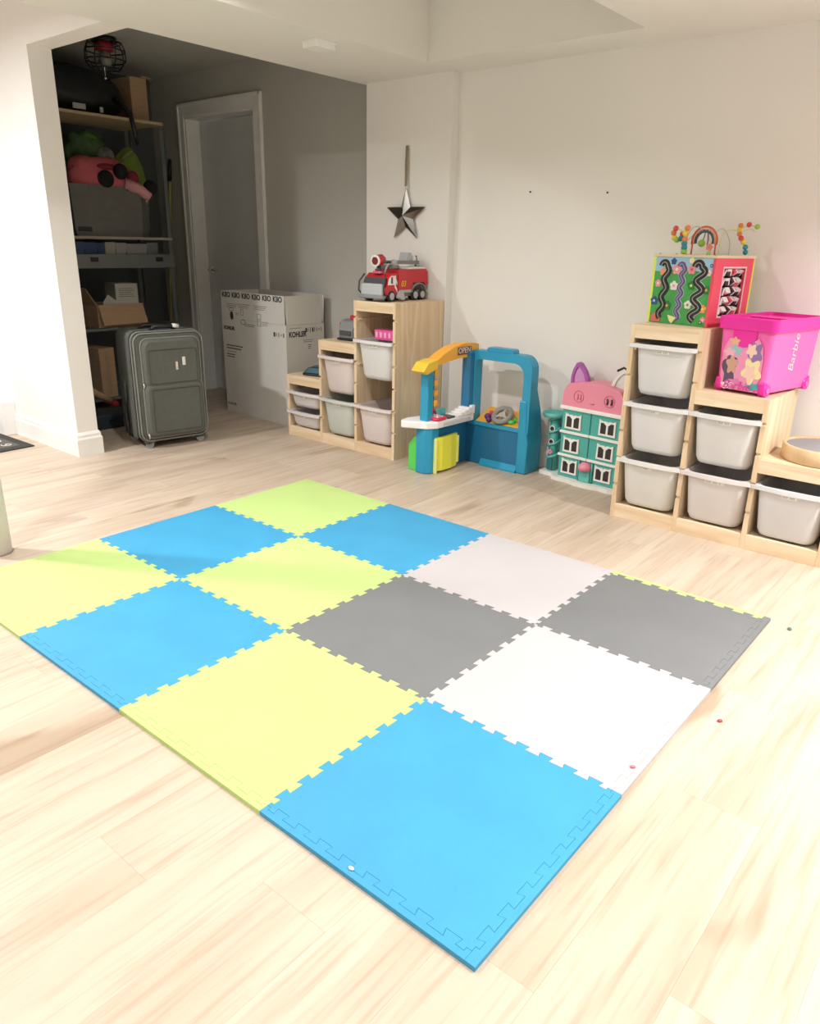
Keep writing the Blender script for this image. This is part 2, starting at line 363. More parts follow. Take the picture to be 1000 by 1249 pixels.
for a in range(4):
    for b in range(3):
        col = GRID[a][b]
        c00, c10, c11, c01 = corner(a+1, b), corner(a, b), corner(a, b+1), corner(a+1, b+1)   # ccw from left-front
        cx, cy = -(a+.5)*TS, (b+.5)*TS
        # shared lines always run +x / +y so that neighbours mesh
        back = teeth(c01, c11); back = back + [c11]; left = teeth(c00, c01) + [c01]
        poly = teeth(c00, c10) + teeth(c10, c11) + back[::-1][:-1] + left[::-1][:-1]
        t = thing('foam_mat_tile', tile_lab[(a, b)], 'foam tile', (cx, cy, 0), 0, 'interlocking foam floor tiles')
        B((cx, cy, 0)).prism(shrink(poly), 'z', 0, TH).build('tile_body', FOAM[col], t)
        def strip(p, q, o0, o1, mat):
            tp = teeth(p, q)+[q]
            pl = tp+list(o1)+list(o0)
            if sum(pl[i-1][0]*pl[i][1]-pl[i][0]*pl[i-1][1] for i in range(len(pl))) < 0: pl = pl[::-1]
            B((cx, cy, 0)).prism(shrink(pl, .0003), 'z', 0, TH-.0002).build('edge_strip', mat, t)
        x0, x1, y0, y1 = -(a+1)*TS, -a*TS, b*TS, (b+1)*TS
        if a == 0: strip(c10, c11, [(x1, y0)]+([(c10[0], y0)] if b == 0 else []), ([(c11[0], y1)] if b == 2 else [])+[(x1, y1)], FOAM[col])
        if a == 3: strip(c00, c01, [(x0, y0)]+([(c00[0], y0)] if b == 0 else []), ([(c01[0], y1)] if b == 2 else [])+[(x0, y1)], FOAM[col])
        if b == 0: strip(c00, c10, [(c00[0], y0)], [(c10[0], y0)], FOAM[col])
        if b == 2: strip(c01, c11, [(c01[0], y1)], [(c11[0], y1)], FOAM['lime' if a == 0 else col])

# ------------------------------------------------------------------ pine storage units
FY, FD, PT = 2.435, .44, .02
def storage_unit(x0, heights, label, rz=0):
    """heights of the three columns from left to right"""
    t = thing('storage_unit', label, 'storage unit', (x0+.47, FY+FD/2, 0), rz, 'stepped pine storage units')
    o = (x0+.47, FY+FD/2, 0); cw = (.94-4*PT)/3; y0, y1 = FY, FY+FD
    hp = [heights[0], max(heights[0], heights[1]), max(heights[1], heights[2]), heights[2]]
    for k in range(4):
        xa = x0+k*(PT+cw); h = hp[k]
        pl = [(y0, 0)]
        for z in (.17, .30, .43, .56, .69, .82):
            if z < h-.08: pl += [(y0, z-.012), (y0+.012, z-.009), (y0+.012, z-.001), (y0, z+.002)]
        pl += [(y0, h), (y1, h), (y1, 0)]
        B(o).prism(pl, 'x', xa, xa+PT).build('side_panel', PINE['z'], t)
    for k in range(3):
        xa = x0+PT+k*(PT+cw); h = heights[k]
        B(o).box(xa, xa+cw, y0, y1, h-.018, h, .001).build('top_board', PINE['x'], t)
        B(o).box(xa, xa+cw, y0, y0+.018, h-.058, h-.018, .001).build('front_rail', PINE['x'], t)
        for z in (.30, .56, .82):
            if z < h-.08:
                B(o).box(xa, xa+.008, y0+.014, y1-.02, z-.022, z-.013).build('bin_runner', PINE['y'], t)
                B(o).box(xa+cw-.008, xa+cw, y0+.014, y1-.02, z-.022, z-.013).build('bin_runner', PINE['y'], t)
        B(o).box(xa, xa+cw, y1-.012, y1-.004, .05, h-.018).build('back_board', PINE['z'], t)
    for k in range(3):
        xa = x0+PT+k*(PT+cw)
        B(o).box(xa, xa+cw, y0+.001, y0+.02, 0, .066, .001).box(xa, xa+cw, y0+.02, y1-.012, .05, .06).build('bottom_rail', PINE['x'], t)
    return t
LX, RX = -3.265, -.925
storage_unit(LX, (.405, .655, .91), 'stepped pine storage unit beside the white cardboard box, carrying the fire truck')
storage_unit(RX, (.91, .655, .405), 'stepped pine storage unit beside the dollhouse, carrying the activity cube and pink tub')
BINW = {'a': (.88, .87, .87), 'pink': (.88, .80, .785), 'green': (.74, .78, .73), 'warm': (.85, .81, .80), 'cool': (.82, .82, .84), 'cream': (.87, .865, .83)}
def plastic(name, col):
    if name in MATS: return MATS[name]
    m = M(name, col, .38, var=.02, scale=6); nt = m.node_tree; b = nt.nodes['Principled BSDF']
    tr = nt.nodes.new('ShaderNodeBsdfTranslucent'); tr.inputs[0].default_value = (*col, 1)
    mx = nt.nodes.new('ShaderNodeMixShader'); mx.inputs[0].default_value = .28
    nt.links.new(b.outputs[0], mx.inputs[1]); nt.links.new(tr.outputs[0], mx.inputs[2])
    nt.links.new(mx.outputs[0], nt.nodes['Material Output'].inputs['Surface']); return m
def make_bin(xc, zr, H, tint, label, group, words=1):
    """zr: height of the rim top; front of the bin at -y"""
    W, D = .268, .40; yc = FY-.018+D/2+.004
    t = thing('storage_bin', label, 'storage bin', (xc, yc, zr-H), 0, group)
    mt = plastic('bin_'+tint, BINW[tint])
    R = lambda w, d, r, z: rrect(w, d, r, z)
    taper = .88 if H > .15 else .93
    outer = [R(W*taper-.06, D*taper-.06, .03, 0), R(W*taper-.018, D*taper-.02, .045, .006), R(W*taper, D*taper, .05, .028), R(W*.985, D*.985, .045, H-.012), R(W*.99, D*.99, .045, H-.004)]
    inner = [R(W*.965, D*.97, .04, H-.004), R(W*.95, D*.95, .04, H-.012), R(W*taper-.012, D*taper-.012, .04, .03), R(W*taper-.03, D*taper-.03, .04, .008)]
    B().loft(outer+inner, smooth=True).build('body', mt, t)
    cw = (.94-4*PT)/3
    rb = B().loft([R(cw-.004, D+.004, .02, H-.012), R(cw-.002, D+.008, .022, H-.006), R(cw-.004, D+.004, .02, H), R(W*.965, D*.97, .04, H), R(W*.965, D*.97, .04, H-.012), R(cw-.004, D+.004, .02, H-.012)], caps=(False, False))
    # bowed front lip reaching over the uprights
    yf = -D/2-.002; lip = []
    for k in range(13):
        u = -1+2*k/12; lip.append((u*(cw/2+.0092), yf-.004-.016*(1-u*u)))
    poly = lip+[(cw/2+.0092, yf+.001), (-cw/2-.011, yf+.001)]
    rb.prism(poly, 'z', H-.016, H+.001)
    rb.build('rim', mt, t)
    B().box(-.03*words, .03*words, -D/2*.985-.003, -D/2*.985+.004, H-.036, H-.022, .001).build('label_tape', M('label_white', (.88, .88, .87), .5), t, 'narrow white label tape')
    pr = B(); n = 7*words
    for k in range(int(n)):
        if k % 4 == 3: continue
        xx = -.024*words+k*.048*words/n; pr.box(xx, xx+.005, -D/2*.985-.0037, -D/2*.985-.0028, H-.0325, H-.0255)
    pr.build('label_print', M('label_print', (.55, .55, .55), .6), t)
    return t
cw = (.94-4*PT)/3
def colx(x0, k): return x0+PT+k*(PT+cw)+cw/2
DH = .23
gl, gr = 'bins in the unit under the fire truck', 'bins in the unit under the activity cube'
make_bin(colx(LX, 0), .305, .105, 'warm', 'upper of two shallow bins in the column beside the white box', gl, .7)
make_bin(colx(LX, 0), .175, .105, 'warm', 'lower of two shallow bins in the column beside the white box', gl, .7)
make_bin(colx(LX, 1), .565, DH, 'pink', 'deep bin with pinkish contents, upper one in the middle column under the red-sided toy', gl)
make_bin(colx(LX, 1), .30, DH, 'green', 'deep greenish bin, lower one in the middle column under the red-sided toy', gl)
make_bin(colx(LX, 2), .69, DH, 'a', 'deep white bin below the small pink box in the fire truck tower', gl)
make_bin(colx(LX, 2), .30, DH, 'pink', 'deep pale pink bin at the bottom of the fire truck tower', gl)
make_bin(colx(RX, 0), .83, DH, 'a', 'deep white bin directly under the activity cube, topmost of three', gr)
make_bin(colx(RX, 0), .565, DH, 'a', 'deep white bin in the activity cube tower, middle of three', gr, .7)
make_bin(colx(RX, 0), .30, DH, 'cream', 'deep white bin at the bottom of the activity cube tower', gr, .7)
make_bin(colx(RX, 1), .565, DH, 'a', 'deep white bin directly under the pink tub', gr)
make_bin(colx(RX, 1), .30, DH, 'warm', 'deep white bin at the bottom of the column under the pink tub', gr, 1.4)
make_bin(colx(RX, 2), .30, DH, 'cool', 'deep white bin under the wooden drum', gr)

# ------------------------------------------------------------------ fire truck on the tall step
RED = M('toy_red', (.55, .02, .03), .3); GREY = M('toy_grey', (.22, .23, .24), .4); DKGREY = M('toy_dark_grey', (.06, .062, .068), .4)
WHITE = M('toy_white', (.82, .80, .78), .35); LGREY = M('toy_light_grey', (.45, .47, .49), .35); YEL = M('toy_yellow', (.85, .55, .05), .35)
def fire_truck():
    t = thing('toy_fire_truck', 'red toy fire truck with grey ladder on the tallest step of the pine unit', 'toy truck', (-2.525, 2.655, .911), math.radians(3))
    W = .088
    B().box(-W+.008, W-.008, -.19, .195, .024, .06, .006).build('chassis', GREY, t)
    B().prism([(-.20, .035), (-.205, .075), (-.18, .088), (-.165, .135), (-.14, .155), (-.085, .155), (-.085, .035)], 'x', -W, W, bev=.006).build('cab', RED, t)
    B().prism([(-.175, .092), (-.165, .128), (-.148, .142), (-.105, .142), (-.105, .092)], 'x', W-.002, W+.002).build('side_window', WHITE, t, 'pale side window')
    B().box(W+.001, W+.003, -.15, -.135, .10, .135).build('window_post', DKGREY, t)
    B().prism([(-.203, .082), (-.186, .094), (-.172, .130), (-.182, .132), (-.199, .098)], 'x', -W+.012, W-.012).build('windscreen', DKGREY, t)
    B().box(-W+.008, W-.008, -.222, -.20, .03, .10, .012).build('front_grille', LGREY, t)
    B().box(-W-.004, W+.004, -.228, -.196, .016, .036, .008).build('front_bumper', GREY, t)
    B().tube([(-W, -.2, .04), (-W-.004, -.222, .06), (-W-.002, -.218, .11), (-W+.01, -.185, .15)], .005).build('guard_bar', DKGREY, t)
    B().tube([(W, -.2, .04), (W+.004, -.222, .06), (W+.002, -.218, .10), (W-.01, -.185, .15)], .004).build('guard_bar', DKGREY, t)
    B().prism([(-.08, .055), (-.08, .175), (.19, .175), (.205, .16), (.205, .085), (.185, .085), (.17, .10), (.06, .10), (.045, .06), (.045, .05)], 'x', -W, W).build('body', RED, t)
    for k in range(2):
        y = -.078+k*.0
        B().prism([(-.115, .137-k*.04), (-.115, .12-k*.04), (-.092, .09-k*.04), (-.092, .107-k*.04)], 'x', W, W+.003).build('stripe', WHITE, t)
    B().box(-W+.004, W+.002, -.075, .045, .045, .062, .003).build('side_step', LGREY, t)
    B().prism([(-.10, .02), (-.085, .055), (-.07, .055), (-.05, .012), (-.07, .006)], 'x', W, W+.03).build('fold_down_ramp', LGREY, t)
    B().box(-.06, W-.006, .02, .19, .174, .186, .004).build('top_panel', WHITE, t)
    for y in (-.145, .082, .152):
        for sgn in (-1, 1):
            w = B().cyl((sgn*(W-.03), y, .03), (sgn*(W+.004), y, .03), .031, n=20).build('wheel', BLACK, t)
            B().cyl((sgn*(W+.003), y, .03), (sgn*(W+.008), y, .03), .02, n=16).build('hubcap', LGREY, w)
    for z0, z1, nm in ((.105, .112, 'wheel_arch'),):
        B().prism(arc(.117, .045, .075, 0, 180, 12, .055)+arc(.117, .045, .066, 180, 0, 12, .046), 'x', W-.01, W+.006).build(nm, GREY, t)
    B().box(-.05, .05, -.075, -.02, .175, .2, .006).build('turntable', GREY, t)
    for sgn in (-1, 1):
        B().box(sgn*.034-.006, sgn*.034+.006, -.07, .185, .203, .222, .003).build('ladder_rail', GREY, t)
    for k in range(7):
        B().cyl((-.034, -.035+k*.033, .212), (.034, -.035+k*.033, .212), .004, n=8).build('ladder_rung', DKGREY, t)
    B().cyl((.03, -.06, .212), (.048, -.06, .212), .018, n=16).build('ladder_pivot', LGREY, t)
    B().prism([(.07, .222), (.085, .268), (.115, .268), (.122, .222)], 'x', -.03, .03).build('rescue_basket', LGREY, t)
    B().prism([(.13, .20), (.13, .245), (.145, .255), (.165, .24), (.165, .20)], 'x', -.026, .03).build('basket_end', WHITE, t)
    B().tube([(.02, .17, .19), (.02, .18, .225), (.02, .175, .25)], .006).build('rear_hook', DKGREY, t)
    cn = B().cyl((0, -.178, .223), (0, -.13, .228), .03, .03, n=20).build('water_cannon', RED, t)
    B().cyl((0, -.186, .222), (0, -.176, .223), .0315, n=20).build('cannon_ring', WHITE, cn)
    B().cyl((0, -.188, .222), (0, -.184, .222), .022, n=20).build('cannon_mouth', M('toy_dark_red', (.16, .01, .015), .4), cn)
    B().ball((0, -.118, .229), (.02, .022, .02), 10).build('cannon_back', GREY, cn)
    B().cyl((0, -.15, .15), (0, -.15, .2), .018, .012, n=12).build('cannon_mount', DKGREY, t)
    B().tube([(.014, -.12, .15), (.016, -.10, .19), (.02, -.08, .205)], .006).build('cannon_arm', LGREY, t)
    B().box(-.03, .03, -.172, -.15, .152, .166, .004).build('light_bar', M('toy_pink_red', (.6, .12, .2), .3), t)
    text('number', '03', .046, YEL, t, (W+.001, -.032, .095), (PI/2, 0, PI/2), shear=.2)
fire_truck()
# small box in the tower, toys on the lower steps
t = thing('gift_box', 'small bright pink box on the bin in the fire truck tower', 'box', (-2.47, 2.54, .6915), .05)
B().box(-.07, .07, -.045, .045, 0, .056, .003).build('carton', M('hot_pink', (.80, .10, .36), .45), t)
for k in range(4): B().box(-.06+k*.032, -.045+k*.032, -.0465, -.0455, .014, .044).build('printed_mark', M('pale_pink_print', (.9, .45, .6), .5), t)
t = thing('toy_vehicle', 'grey toy vehicle with red sides and a green figure on the middle step', 'toy vehicle', (-2.82, 2.60, .656), .1)
B().prism([(-.07, .012), (-.075, .06), (-.05, .115), (-.02, .125), (.09, .125), (.09, .012)], 'x', -.055, .055, bev=.006).build('hull', GREY, t)
B().box(-.067, -.055, -.05, .08, .02, .105, .006).build('side_panel', RED, t); B().box(.055, .067, -.05, .08, .02, .105, .006).build('side_panel', RED, t)
B().box(-.045, .045, -.078, -.068, .03, .06, .003).build('grille', DKGREY, t)
B().box(-.06, .06, -.085, .09, .002, .014, .004).build('base_plate', BLACK, t)
B().box(.0, .045, -.03, .03, .12, .15, .006).build('red_seat', RED, t)
B().tube([(.02, 0, .14), (.025, .0, .175), (.03, .005, .215)], [.012, .014, .003], 8).build('green_figure', M('toy_green_dark', (.03, .2, .05), .5), t)
t = thing('handheld_game', 'dark teal handheld electronic game lying on the lowest step', 'toy', (-3.12, 2.57, .4065), .25)
B().prism([(-.085, 0), (-.085, .014), (-.02, .04), (.075, .045), (.08, 0)], 'x', -.06, .075, bev=.006).build('case', M('game_black', (.012, .016, .02), .3), t)
B().prism([(-.075, .0185), (-.02, .0402), (-.02, .0418), (-.075, .0205)], 'x', -.045, .06).build('screen', M('game_teal', (.06, .17, .22), .25), t)
B().box(-.04, .055, 0, .06, .0435, .0475, .002).build('key_panel', M('game_blue', (.03, .09, .14), .4), t)

# ------------------------------------------------------------------ star on its strap
t = thing('hanging_star', 'five-pointed dark metal star hanging from a jute strap on the column', 'wall star', (-2.632, 2.868, 1.385))
def star_facets():
    bm = bmesh.new(); R, r = .160, .062
    c0 = bm.verts.new((0, -.032, 0)); c1 = bm.verts.new((0, .014, 0)); ring = []
    for k in range(10):
        a = PI/2+k*PI/5; q = R if k % 2 == 0 else r; ring.append(bm.verts.new((q*math.cos(a), 0, q*math.sin(a))))
    for k in range(10):
        bm.faces.new((c0, ring[k], ring[(k+1) % 10])); bm.faces.new((c1, ring[(k+1) % 10], ring[k]))
    b = B(); b._merge(bm); return b
star_facets().build('star', M('star_metal', (.20, .195, .18), .2, 1), t)
B().tube([(-.004, .003, .385), (-.006, .0, .28), (-.003, -.002, .165)], .0045).build('strap', M('jute', (.36, .29, .19), .9), t, 'tan jute strap')
B().tube([(.004, .003, .385), (.006, .0, .28), (.003, -.002, .165)], .0045).build('strap', M('jute', (.36, .29, .19), .9), t, 'tan jute strap')
B().tube([(.011*math.cos(k*PI/6), -.001, .160+.011*math.sin(k*PI/6)) for k in range(12)], .002, 6, closed=True).build('ring', CHROME, t)
for x, z in ((-1.816, 1.505), (-1.362, 1.492)):
    tag(B((x, 2.945, z)).cyl((x, 2.951, z), (x, 2.944, z), .0045, n=10).build('nail', BLACK), 'small dark nail in the bare wall above the toys', 'nail', 'nails in the wall').location = (x, 2.945, z)
t = thing('smoke_alarm', 'white rectangular alarm on the underside of the ceiling beam', 'alarm', (-2.47, 2.02, ZC))
B().box(-.05, .05, -.065, .065, -.032, 0, .006).build('housing', TRIM, t); B().box(-.056, .056, -.07, .07, -.006, 0, .002).build('base_plate', TRIM, t)

# ------------------------------------------------------------------ blue play stand (counter and driver's cab)
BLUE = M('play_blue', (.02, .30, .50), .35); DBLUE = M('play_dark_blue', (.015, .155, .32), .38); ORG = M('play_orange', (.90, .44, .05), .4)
LEM = M('play_lemon', (.80, .78, .06), .4); GRN = M('play_green', (.10, .62, .10), .4); PWH = M('play_white', (.86, .85, .86), .35)
O = (-1.85, 2.62, 0)
t = thing('play_stand', 'blue toy food stand with orange awning, white counter and steering wheel', 'play stand', O)
P = lambda: B(O)
# corner post, lower and upper
P().prism([(-2.085, 2.345), (-2.015, 2.335), (-1.985, 2.365), (-1.985, 2.43), (-2.085, 2.45)], 'z', 0, .262, bev=.008).build('lower_post', BLUE, t)
P().box(-2.068, -2.012, 2.352, 2.405, .295, .62, .008).build('upper_post', BLUE, t)
# side panel running back under the counter, then the cab front
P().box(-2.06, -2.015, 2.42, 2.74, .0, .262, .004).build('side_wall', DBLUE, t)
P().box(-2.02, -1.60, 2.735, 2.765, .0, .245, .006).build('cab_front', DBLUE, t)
P().prism([(2.735, 0), (2.712, 0), (2.712, .012), (2.735, .04)], 'x', -1.90, -1.65).build('cab_foot', BLUE, t)
# arch: frame with window opening, standing on the cab front
def arch_loop(x0, x1, z0, z1, rl, rr, n=6):
    return [(x0, z0), (x1, z0)] + arc(x1-rr, z1-rr, rr, 0, 90, n) + arc(x0+rl, z1-rl, rl, 90, 180, n)
outer = arch_loop(-2.005, -1.592, .235, .665, .03, .075); inner = arch_loop(-1.968, -1.642, .255, .617, .025, .065)
P().prism(outer, 'y', 2.728, 2.80, hole=inner).build('arch_frame', BLUE, t)
P().prism([(-1.9, .66), (-1.895, .682), (-1.885, .688), (-1.735, .688), (-1.725, .682), (-1.72, .66)], 'y', 2.735, 2.795).build('arch_cap', BLUE, t)
P().prism([(-1.655, 0), (-1.59, 0), (-1.585, .18), (-1.597, .24), (-1.61, .42), (-1.655, .42)], 'y', 2.722, 2.86, bev=.008).build('right_post', BLUE, t)
P().prism([(2.80, .0), (2.90, .0), (2.905, .2), (2.87, .36), (2.80, .52)], 'x', -1.635, -1.6, bev=.005).build('rear_fin', BLUE, t)
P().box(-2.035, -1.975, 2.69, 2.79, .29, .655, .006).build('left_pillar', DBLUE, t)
P().box(-2.034, -2.028, 2.70, 2.712, .30, .64).build('pillar_edge', LEM, t)
# counter
ctr = [(-2.155, 2.30), (-2.135, 2.275), (-2.0, 2.335), (-1.965, 2.39), (-1.955, 2.72), (-2.07, 2.72), (-2.14, 2.45), (-2.165, 2.36)]
P().prism(ctr, 'z', .262, .302, bev=.006).build('counter', PWH, t)
P().box(-1.956, -1.951, 2.44, 2.68, .270, .29).build('counter_trim', M('play_pale_grey', (.62, .62, .64), .4), t)
# white coin steps beside the arch
for k in range(5):
    P().box(-2.03, -1.955, 2.56+k*.034, 2.59+k*.034, .302, .315+.009*k, .003).build('coin_step', PWH, t)
ph = P().box(-2.035, -1.965, 2.385, 2.475, .302, .322, .01).build('telephone', M('play_red', (.72, .03, .08), .35), t, 'red toy telephone with keypad')
for i in range(3):
    for j in range(3):
        P().cyl((-2.018+i*.018, 2.405+j*.022, .321), (-2.018+i*.018, 2.405+j*.022, .3255), .0065, n=10).build('key', M('key_lilac', (.55, .5, .75), .4) if (i+j) % 2 else PWH, ph)
P().tube([(-2.045, 2.39, .325), (-2.05, 2.40, .345), (-2.05, 2.46, .345), (-2.045, 2.47, .325)], .008).build('handset', M('play_red', (.72, .03, .08), .35), ph)
kb = P().box(-2.03, -1.965, 2.49, 2.55, .302, .312, .003).build('till_pad', DKGREY, t)
P().box(-2.07, -2.04, 2.50, 2.56, .302, .345, .005).build('till_display', M('play_teal', (.10, .48, .52), .4), t)
# menu board slats behind the upper post
for k in range(4):
    P().box(-2.045, -2.012, 2.412, 2.445, .375+k*.058, .41+k*.058, .003).build('menu_slat', ORG, t)
P().box(-2.058, -2.046, 2.41, 2.45, .302, .60).build('menu_back', BLACK, t)
# awning with lettering
aw = [(2.30, .59), (2.325, .575), (2.36, .60), (2.60, .625), (2.80, .625), (2.80, .69)] + [(2.76, .70), (2.66, .705), (2.56, .69), (2.47, .66), (2.42, .635), (2.33, .62)]
ag = P().prism(aw, 'x', -2.072, -2.0).build('awning', ORG, t)
P().prism([(2.285, .585), (2.32, .565), (2.41, .59), (2.41, .64), (2.325, .628)], 'x', -2.08, -1.992, bev=.005).build('awning_end', YEL, ag)
text('lettering', 'OPEN', .045, PWH, ag, (-1.9995-O[0], 2.66-O[1], .665), (PI/2, 0, PI/2))
P().box(-1.9998, -1.9990, 2.595, 2.725, .643, .686).build('sign_backing', M('sign_brown', (.22, .07, .02), .5), ag)  # brown backing plate behind the awning lettering
# yellow bin door and green side
dl = [(-1.985, 2.39), (-1.965, 2.44), (-1.962, 2.52), (-1.975, 2.59), (-1.99, 2.59), (-1.985, 2.45), (-2.0, 2.39)]
dd = P().prism(dl, 'z', .012, .205).build('door', LEM, t)
for a_, b_ in ((2.385, 2.40), (2.585, 2.602)): P().box(-1.992, -1.968, a_, b_, .03 if a_ > 2.5 else .0, .19 if a_ > 2.5 else .2, .003).build('door_edge', M('play_pale_lemon', (.85, .85, .25), .4), dd)
P().prism([(-2.15, 0), (-2.15, .15), (-2.11, .20), (-2.082, .20), (-2.082, 0)], 'y', 2.36, 2.44, bev=.005).build('green_side', GRN, t)
# dashboard with driver controls
P().prism([(2.735, .235), (2.735, .25), (2.90, .315), (2.91, .30), (2.91, .235)], 'x', -1.965, -1.655).build('dashboard', ORG, t)
wc = Vector((-1.80, 2.785, .305)); tilt = Matrix.Rotation(math.radians(38), 3, 'X')
ring = [wc+tilt @ Vector((.052*math.cos(2*PI*k/24), .052*math.sin(2*PI*k/24), 0)) for k in range(24)]
sw = P().tube(ring, .016, 10, closed=True).build('steering_wheel', M('wheel_grey', (.30, .29, .28), .4), t)
for k in range(3):
    a = PI/2+k*2*PI/3; P().tube([wc, wc+tilt @ Vector((.05*math.cos(a), .05*math.sin(a), 0))], .009).build('spoke', M('wheel_pale', (.5, .49, .47), .4), sw)
P().cyl(wc+tilt @ Vector((0, 0, -.03)), wc+tilt @ Vector((0, 0, .008)), .018, n=14).build('wheel_hub', M('wheel_pale', (.5, .49, .47), .4), sw)
P().tube([(-1.72, 2.79, .262), (-1.715, 2.785, .29), (-1.70, 2.78, .30)], .008).build('gear_lever', GRN, t)
P().ball((-1.735, 2.775, .275), (.022, .018, .014), 8).build('green_button', GRN, t)
P().ball((-1.885, 2.76, .288), .02, 8).ball((-1.872, 2.752, .272), .016, 8).build('purple_knob', M('play_purple', (.10, .03, .16), .35), t)
P().cyl((-1.90, 2.82, .27), (-1.90, 2.815, .31), .012, n=10).build('ignition_key', M('play_red', (.72, .03, .08), .35), t)

# ------------------------------------------------------------------ dollhouse
TEAL = M('doll_teal', (.075, .40, .36), .4); PINK = M('doll_pink', (.80, .27, .38), .4); DWHITE = M('doll_white', (.85, .84, .80), .4)
PANE = M('doll_pane', (.03, .02, .025), .25); MINT = M('doll_mint', (.13, .50, .45), .4); PURP = M('doll_purple', (.40, .10, .42), .35)
t = thing('dollhouse', 'teal toy dollhouse with pink roof, cat ears and a spiral slide tower', 'dollhouse', (-1.24, 2.85, 0), math.radians(-4.8))
HW, FYD, BYD = .178, -.065, .055
base = [(-.20, FYD-.03), (-.15, FYD-.04), (-.10, FYD-.032), (-.04, FYD-.05), (.04, FYD-.05), (.10, FYD-.032), (.16, FYD-.04), (.19, FYD-.03), (.19, BYD), (-.31, BYD), (-.31, FYD+.01), (-.22, FYD+.005)]
B().prism(base, 'z', 0, .022).build('base', DWHITE, t)
for sx in (-1, 1):
    x0, x1 = (-HW, -.002) if sx < 0 else (.002, HW)
    B().box(x0, x1, FYD, BYD, .022, .405, .003).build('wall', TEAL, t)
for z in (.145, .275):
    for x0, x1 in ((-HW-.006, -.001), (.001, HW+.006)):
        B().box(x0, x1, FYD-.01, BYD, z-.007, z+.007, .003).build('ledge', DWHITE, t)
B().box(-HW-.012, HW+.012, FYD-.014, BYD+.004, .400, .420, .004).build('eaves', DWHITE, t)
roof = [(-HW-.008, .42), (HW+.008, .42)] + arc(HW-.05, .47, .055, 10, 80, 6, .075) + [(.08, .555), (0, .562), (-.08, .555)] + arc(-HW+.05, .47, .055, 100, 170, 6, .075)
B().prism(roof, 'y', FYD-.004, BYD).build('roof', PINK, t)
DPK = M('doll_deep_pink', (.62, .16, .26), .4)
for x, shut in ((-.085, 1), (.10, 0)):
    ey = B().tube([(x+.03*math.cos(2*PI*k/20), FYD-.005, .478+.03*math.sin(2*PI*k/20)) for k in range(20)], .0022, 6, closed=True).build('eye', DPK, t)
    for dx in ((-.006, .012) if shut else (-.012, .013)):
        B().tube([(x+dx, FYD-.0055, .462), (x+dx+.003, FYD-.006, .478), (x+dx, FYD-.0055, .492)], .003 if shut else .006, 6).build('eye_line', DPK if shut else M('doll_dark', (.10, .05, .06), .4), ey)
B().tube([(-.012, FYD-.005, .452), (0, FYD-.006, .449), (.012, FYD-.005, .452)], .0025, 6).build('mouth', DPK, t)
def ear(x, rot, m_out, m_in, name):
    pts = [(-.055, 0), (-.05, .045)] + [(-.035, .085), (-.012, .118), (0, .122), (.014, .115), (.04, .075), (.055, .03), (.058, 0)]
    inn = [(-.036, .01), (-.034, .045)] + [(-.024, .072), (-.008, .096), (0, .099), (.009, .094), (.026, .065), (.037, .03), (.038, .01)]
    mt = Matrix.Translation((x, 0, .53)) @ Matrix.Rotation(rot, 4, 'Y')
    e = B().prism(pts, 'y', -.028, .0, hole=inn, mat=mt).build(name, m_out, t)
    B().prism(inn, 'y', -.02, -.008, mat=mt).build('ear_inner', m_in, e); return e
ear(-.115, math.radians(-8), PURP, M('doll_lilac', (.62, .30, .60), .3), 'ear')
ear(.125, math.radians(14), M('doll_cream', (.80, .78, .74), .4), M('doll_lace', (.72, .71, .68), .5), 'ear')
B().tube([(.105, -.03, .635), (.14, -.03, .655), (.163, -.03, .645), (.168, -.03, .60)], .006, 8).build('ear_outline', BLACK, t)
for z in (.338, .208, .086):
    for x in (-.105, .105):
        fr = [(x-.05, z-.042), (x+.05, z-.042), (x+.048, z+.025), (x+.05, z+.043), (x+.03, z+.034), (x+.008, z+.036), (x, z+.03), (x-.008, z+.036), (x-.03, z+.034), (x-.05, z+.043), (x-.048, z+.025)]
        wd = B().prism(fr, 'y', FYD-.008, FYD+.002).build('window', DWHITE, t)
        for s in (-1, 1):
            c = x+s*.0225
            B().prism([(c-.016, z-.031), (c+.016, z-.031), (c+.016, z+.02+.006*s), (c, z+.027), (c-.016, z+.02-.006*s)], 'y', FYD-.0095, FYD-.006).build('pane', PANE, wd)
B().box(-.034, .034, FYD-.018, FYD+.002, .022, .118, .006).build('front_door', MINT, t)
B().lathe([(.038, 0), (.036, .022), (.02, .038), (.001, .042)], (0, FYD-.012, .092), 18).build('door_awning', PINK, t)
for x in (-.041, .041): B().cyl((x, FYD-.008, .022), (x, FYD-.008, .135), .005, n=8).build('door_post', TEAL, t)
# slide tower
SX, SY = -.262, .0
B().cyl((SX, SY, .022), (SX, SY, .335), .028, n=20).build('tower', TEAL, t)
B().tube([(SX+.032*math.cos(k*.5+2), SY+.032*math.sin(k*.5+2), .07+k*.0058) for k in range(46)], .007, 8).build('spiral_slide', MINT, t)
B().lathe([(.03, .0), (.062, .006), (.068, .016), (.068, .03), (.06, .03), (.055, .016), (.001, .012)], (SX-.008, SY, .325), 24).build('slide_landing', MINT, t)
for z in (.265, .19):
    pr = B().tube([(SX+.002+.016*math.cos(2*PI*k/16), SY-.03, z+.016*math.sin(2*PI*k/16)) for k in range(16)], .003, 6, closed=True).build('porthole', DWHITE, t)
    B().cyl((SX+.002, SY-.031, z), (SX+.002, SY-.026, z), .014, n=14).build('pane', PANE, pr)
fw = B()
for k in range(5): fw.ball((SX+.009*math.cos(k*1.257), SY-.031, .132+.009*math.sin(k*1.257)), (.007, .003, .007), 6)
fw.build('flower', PINK, t)
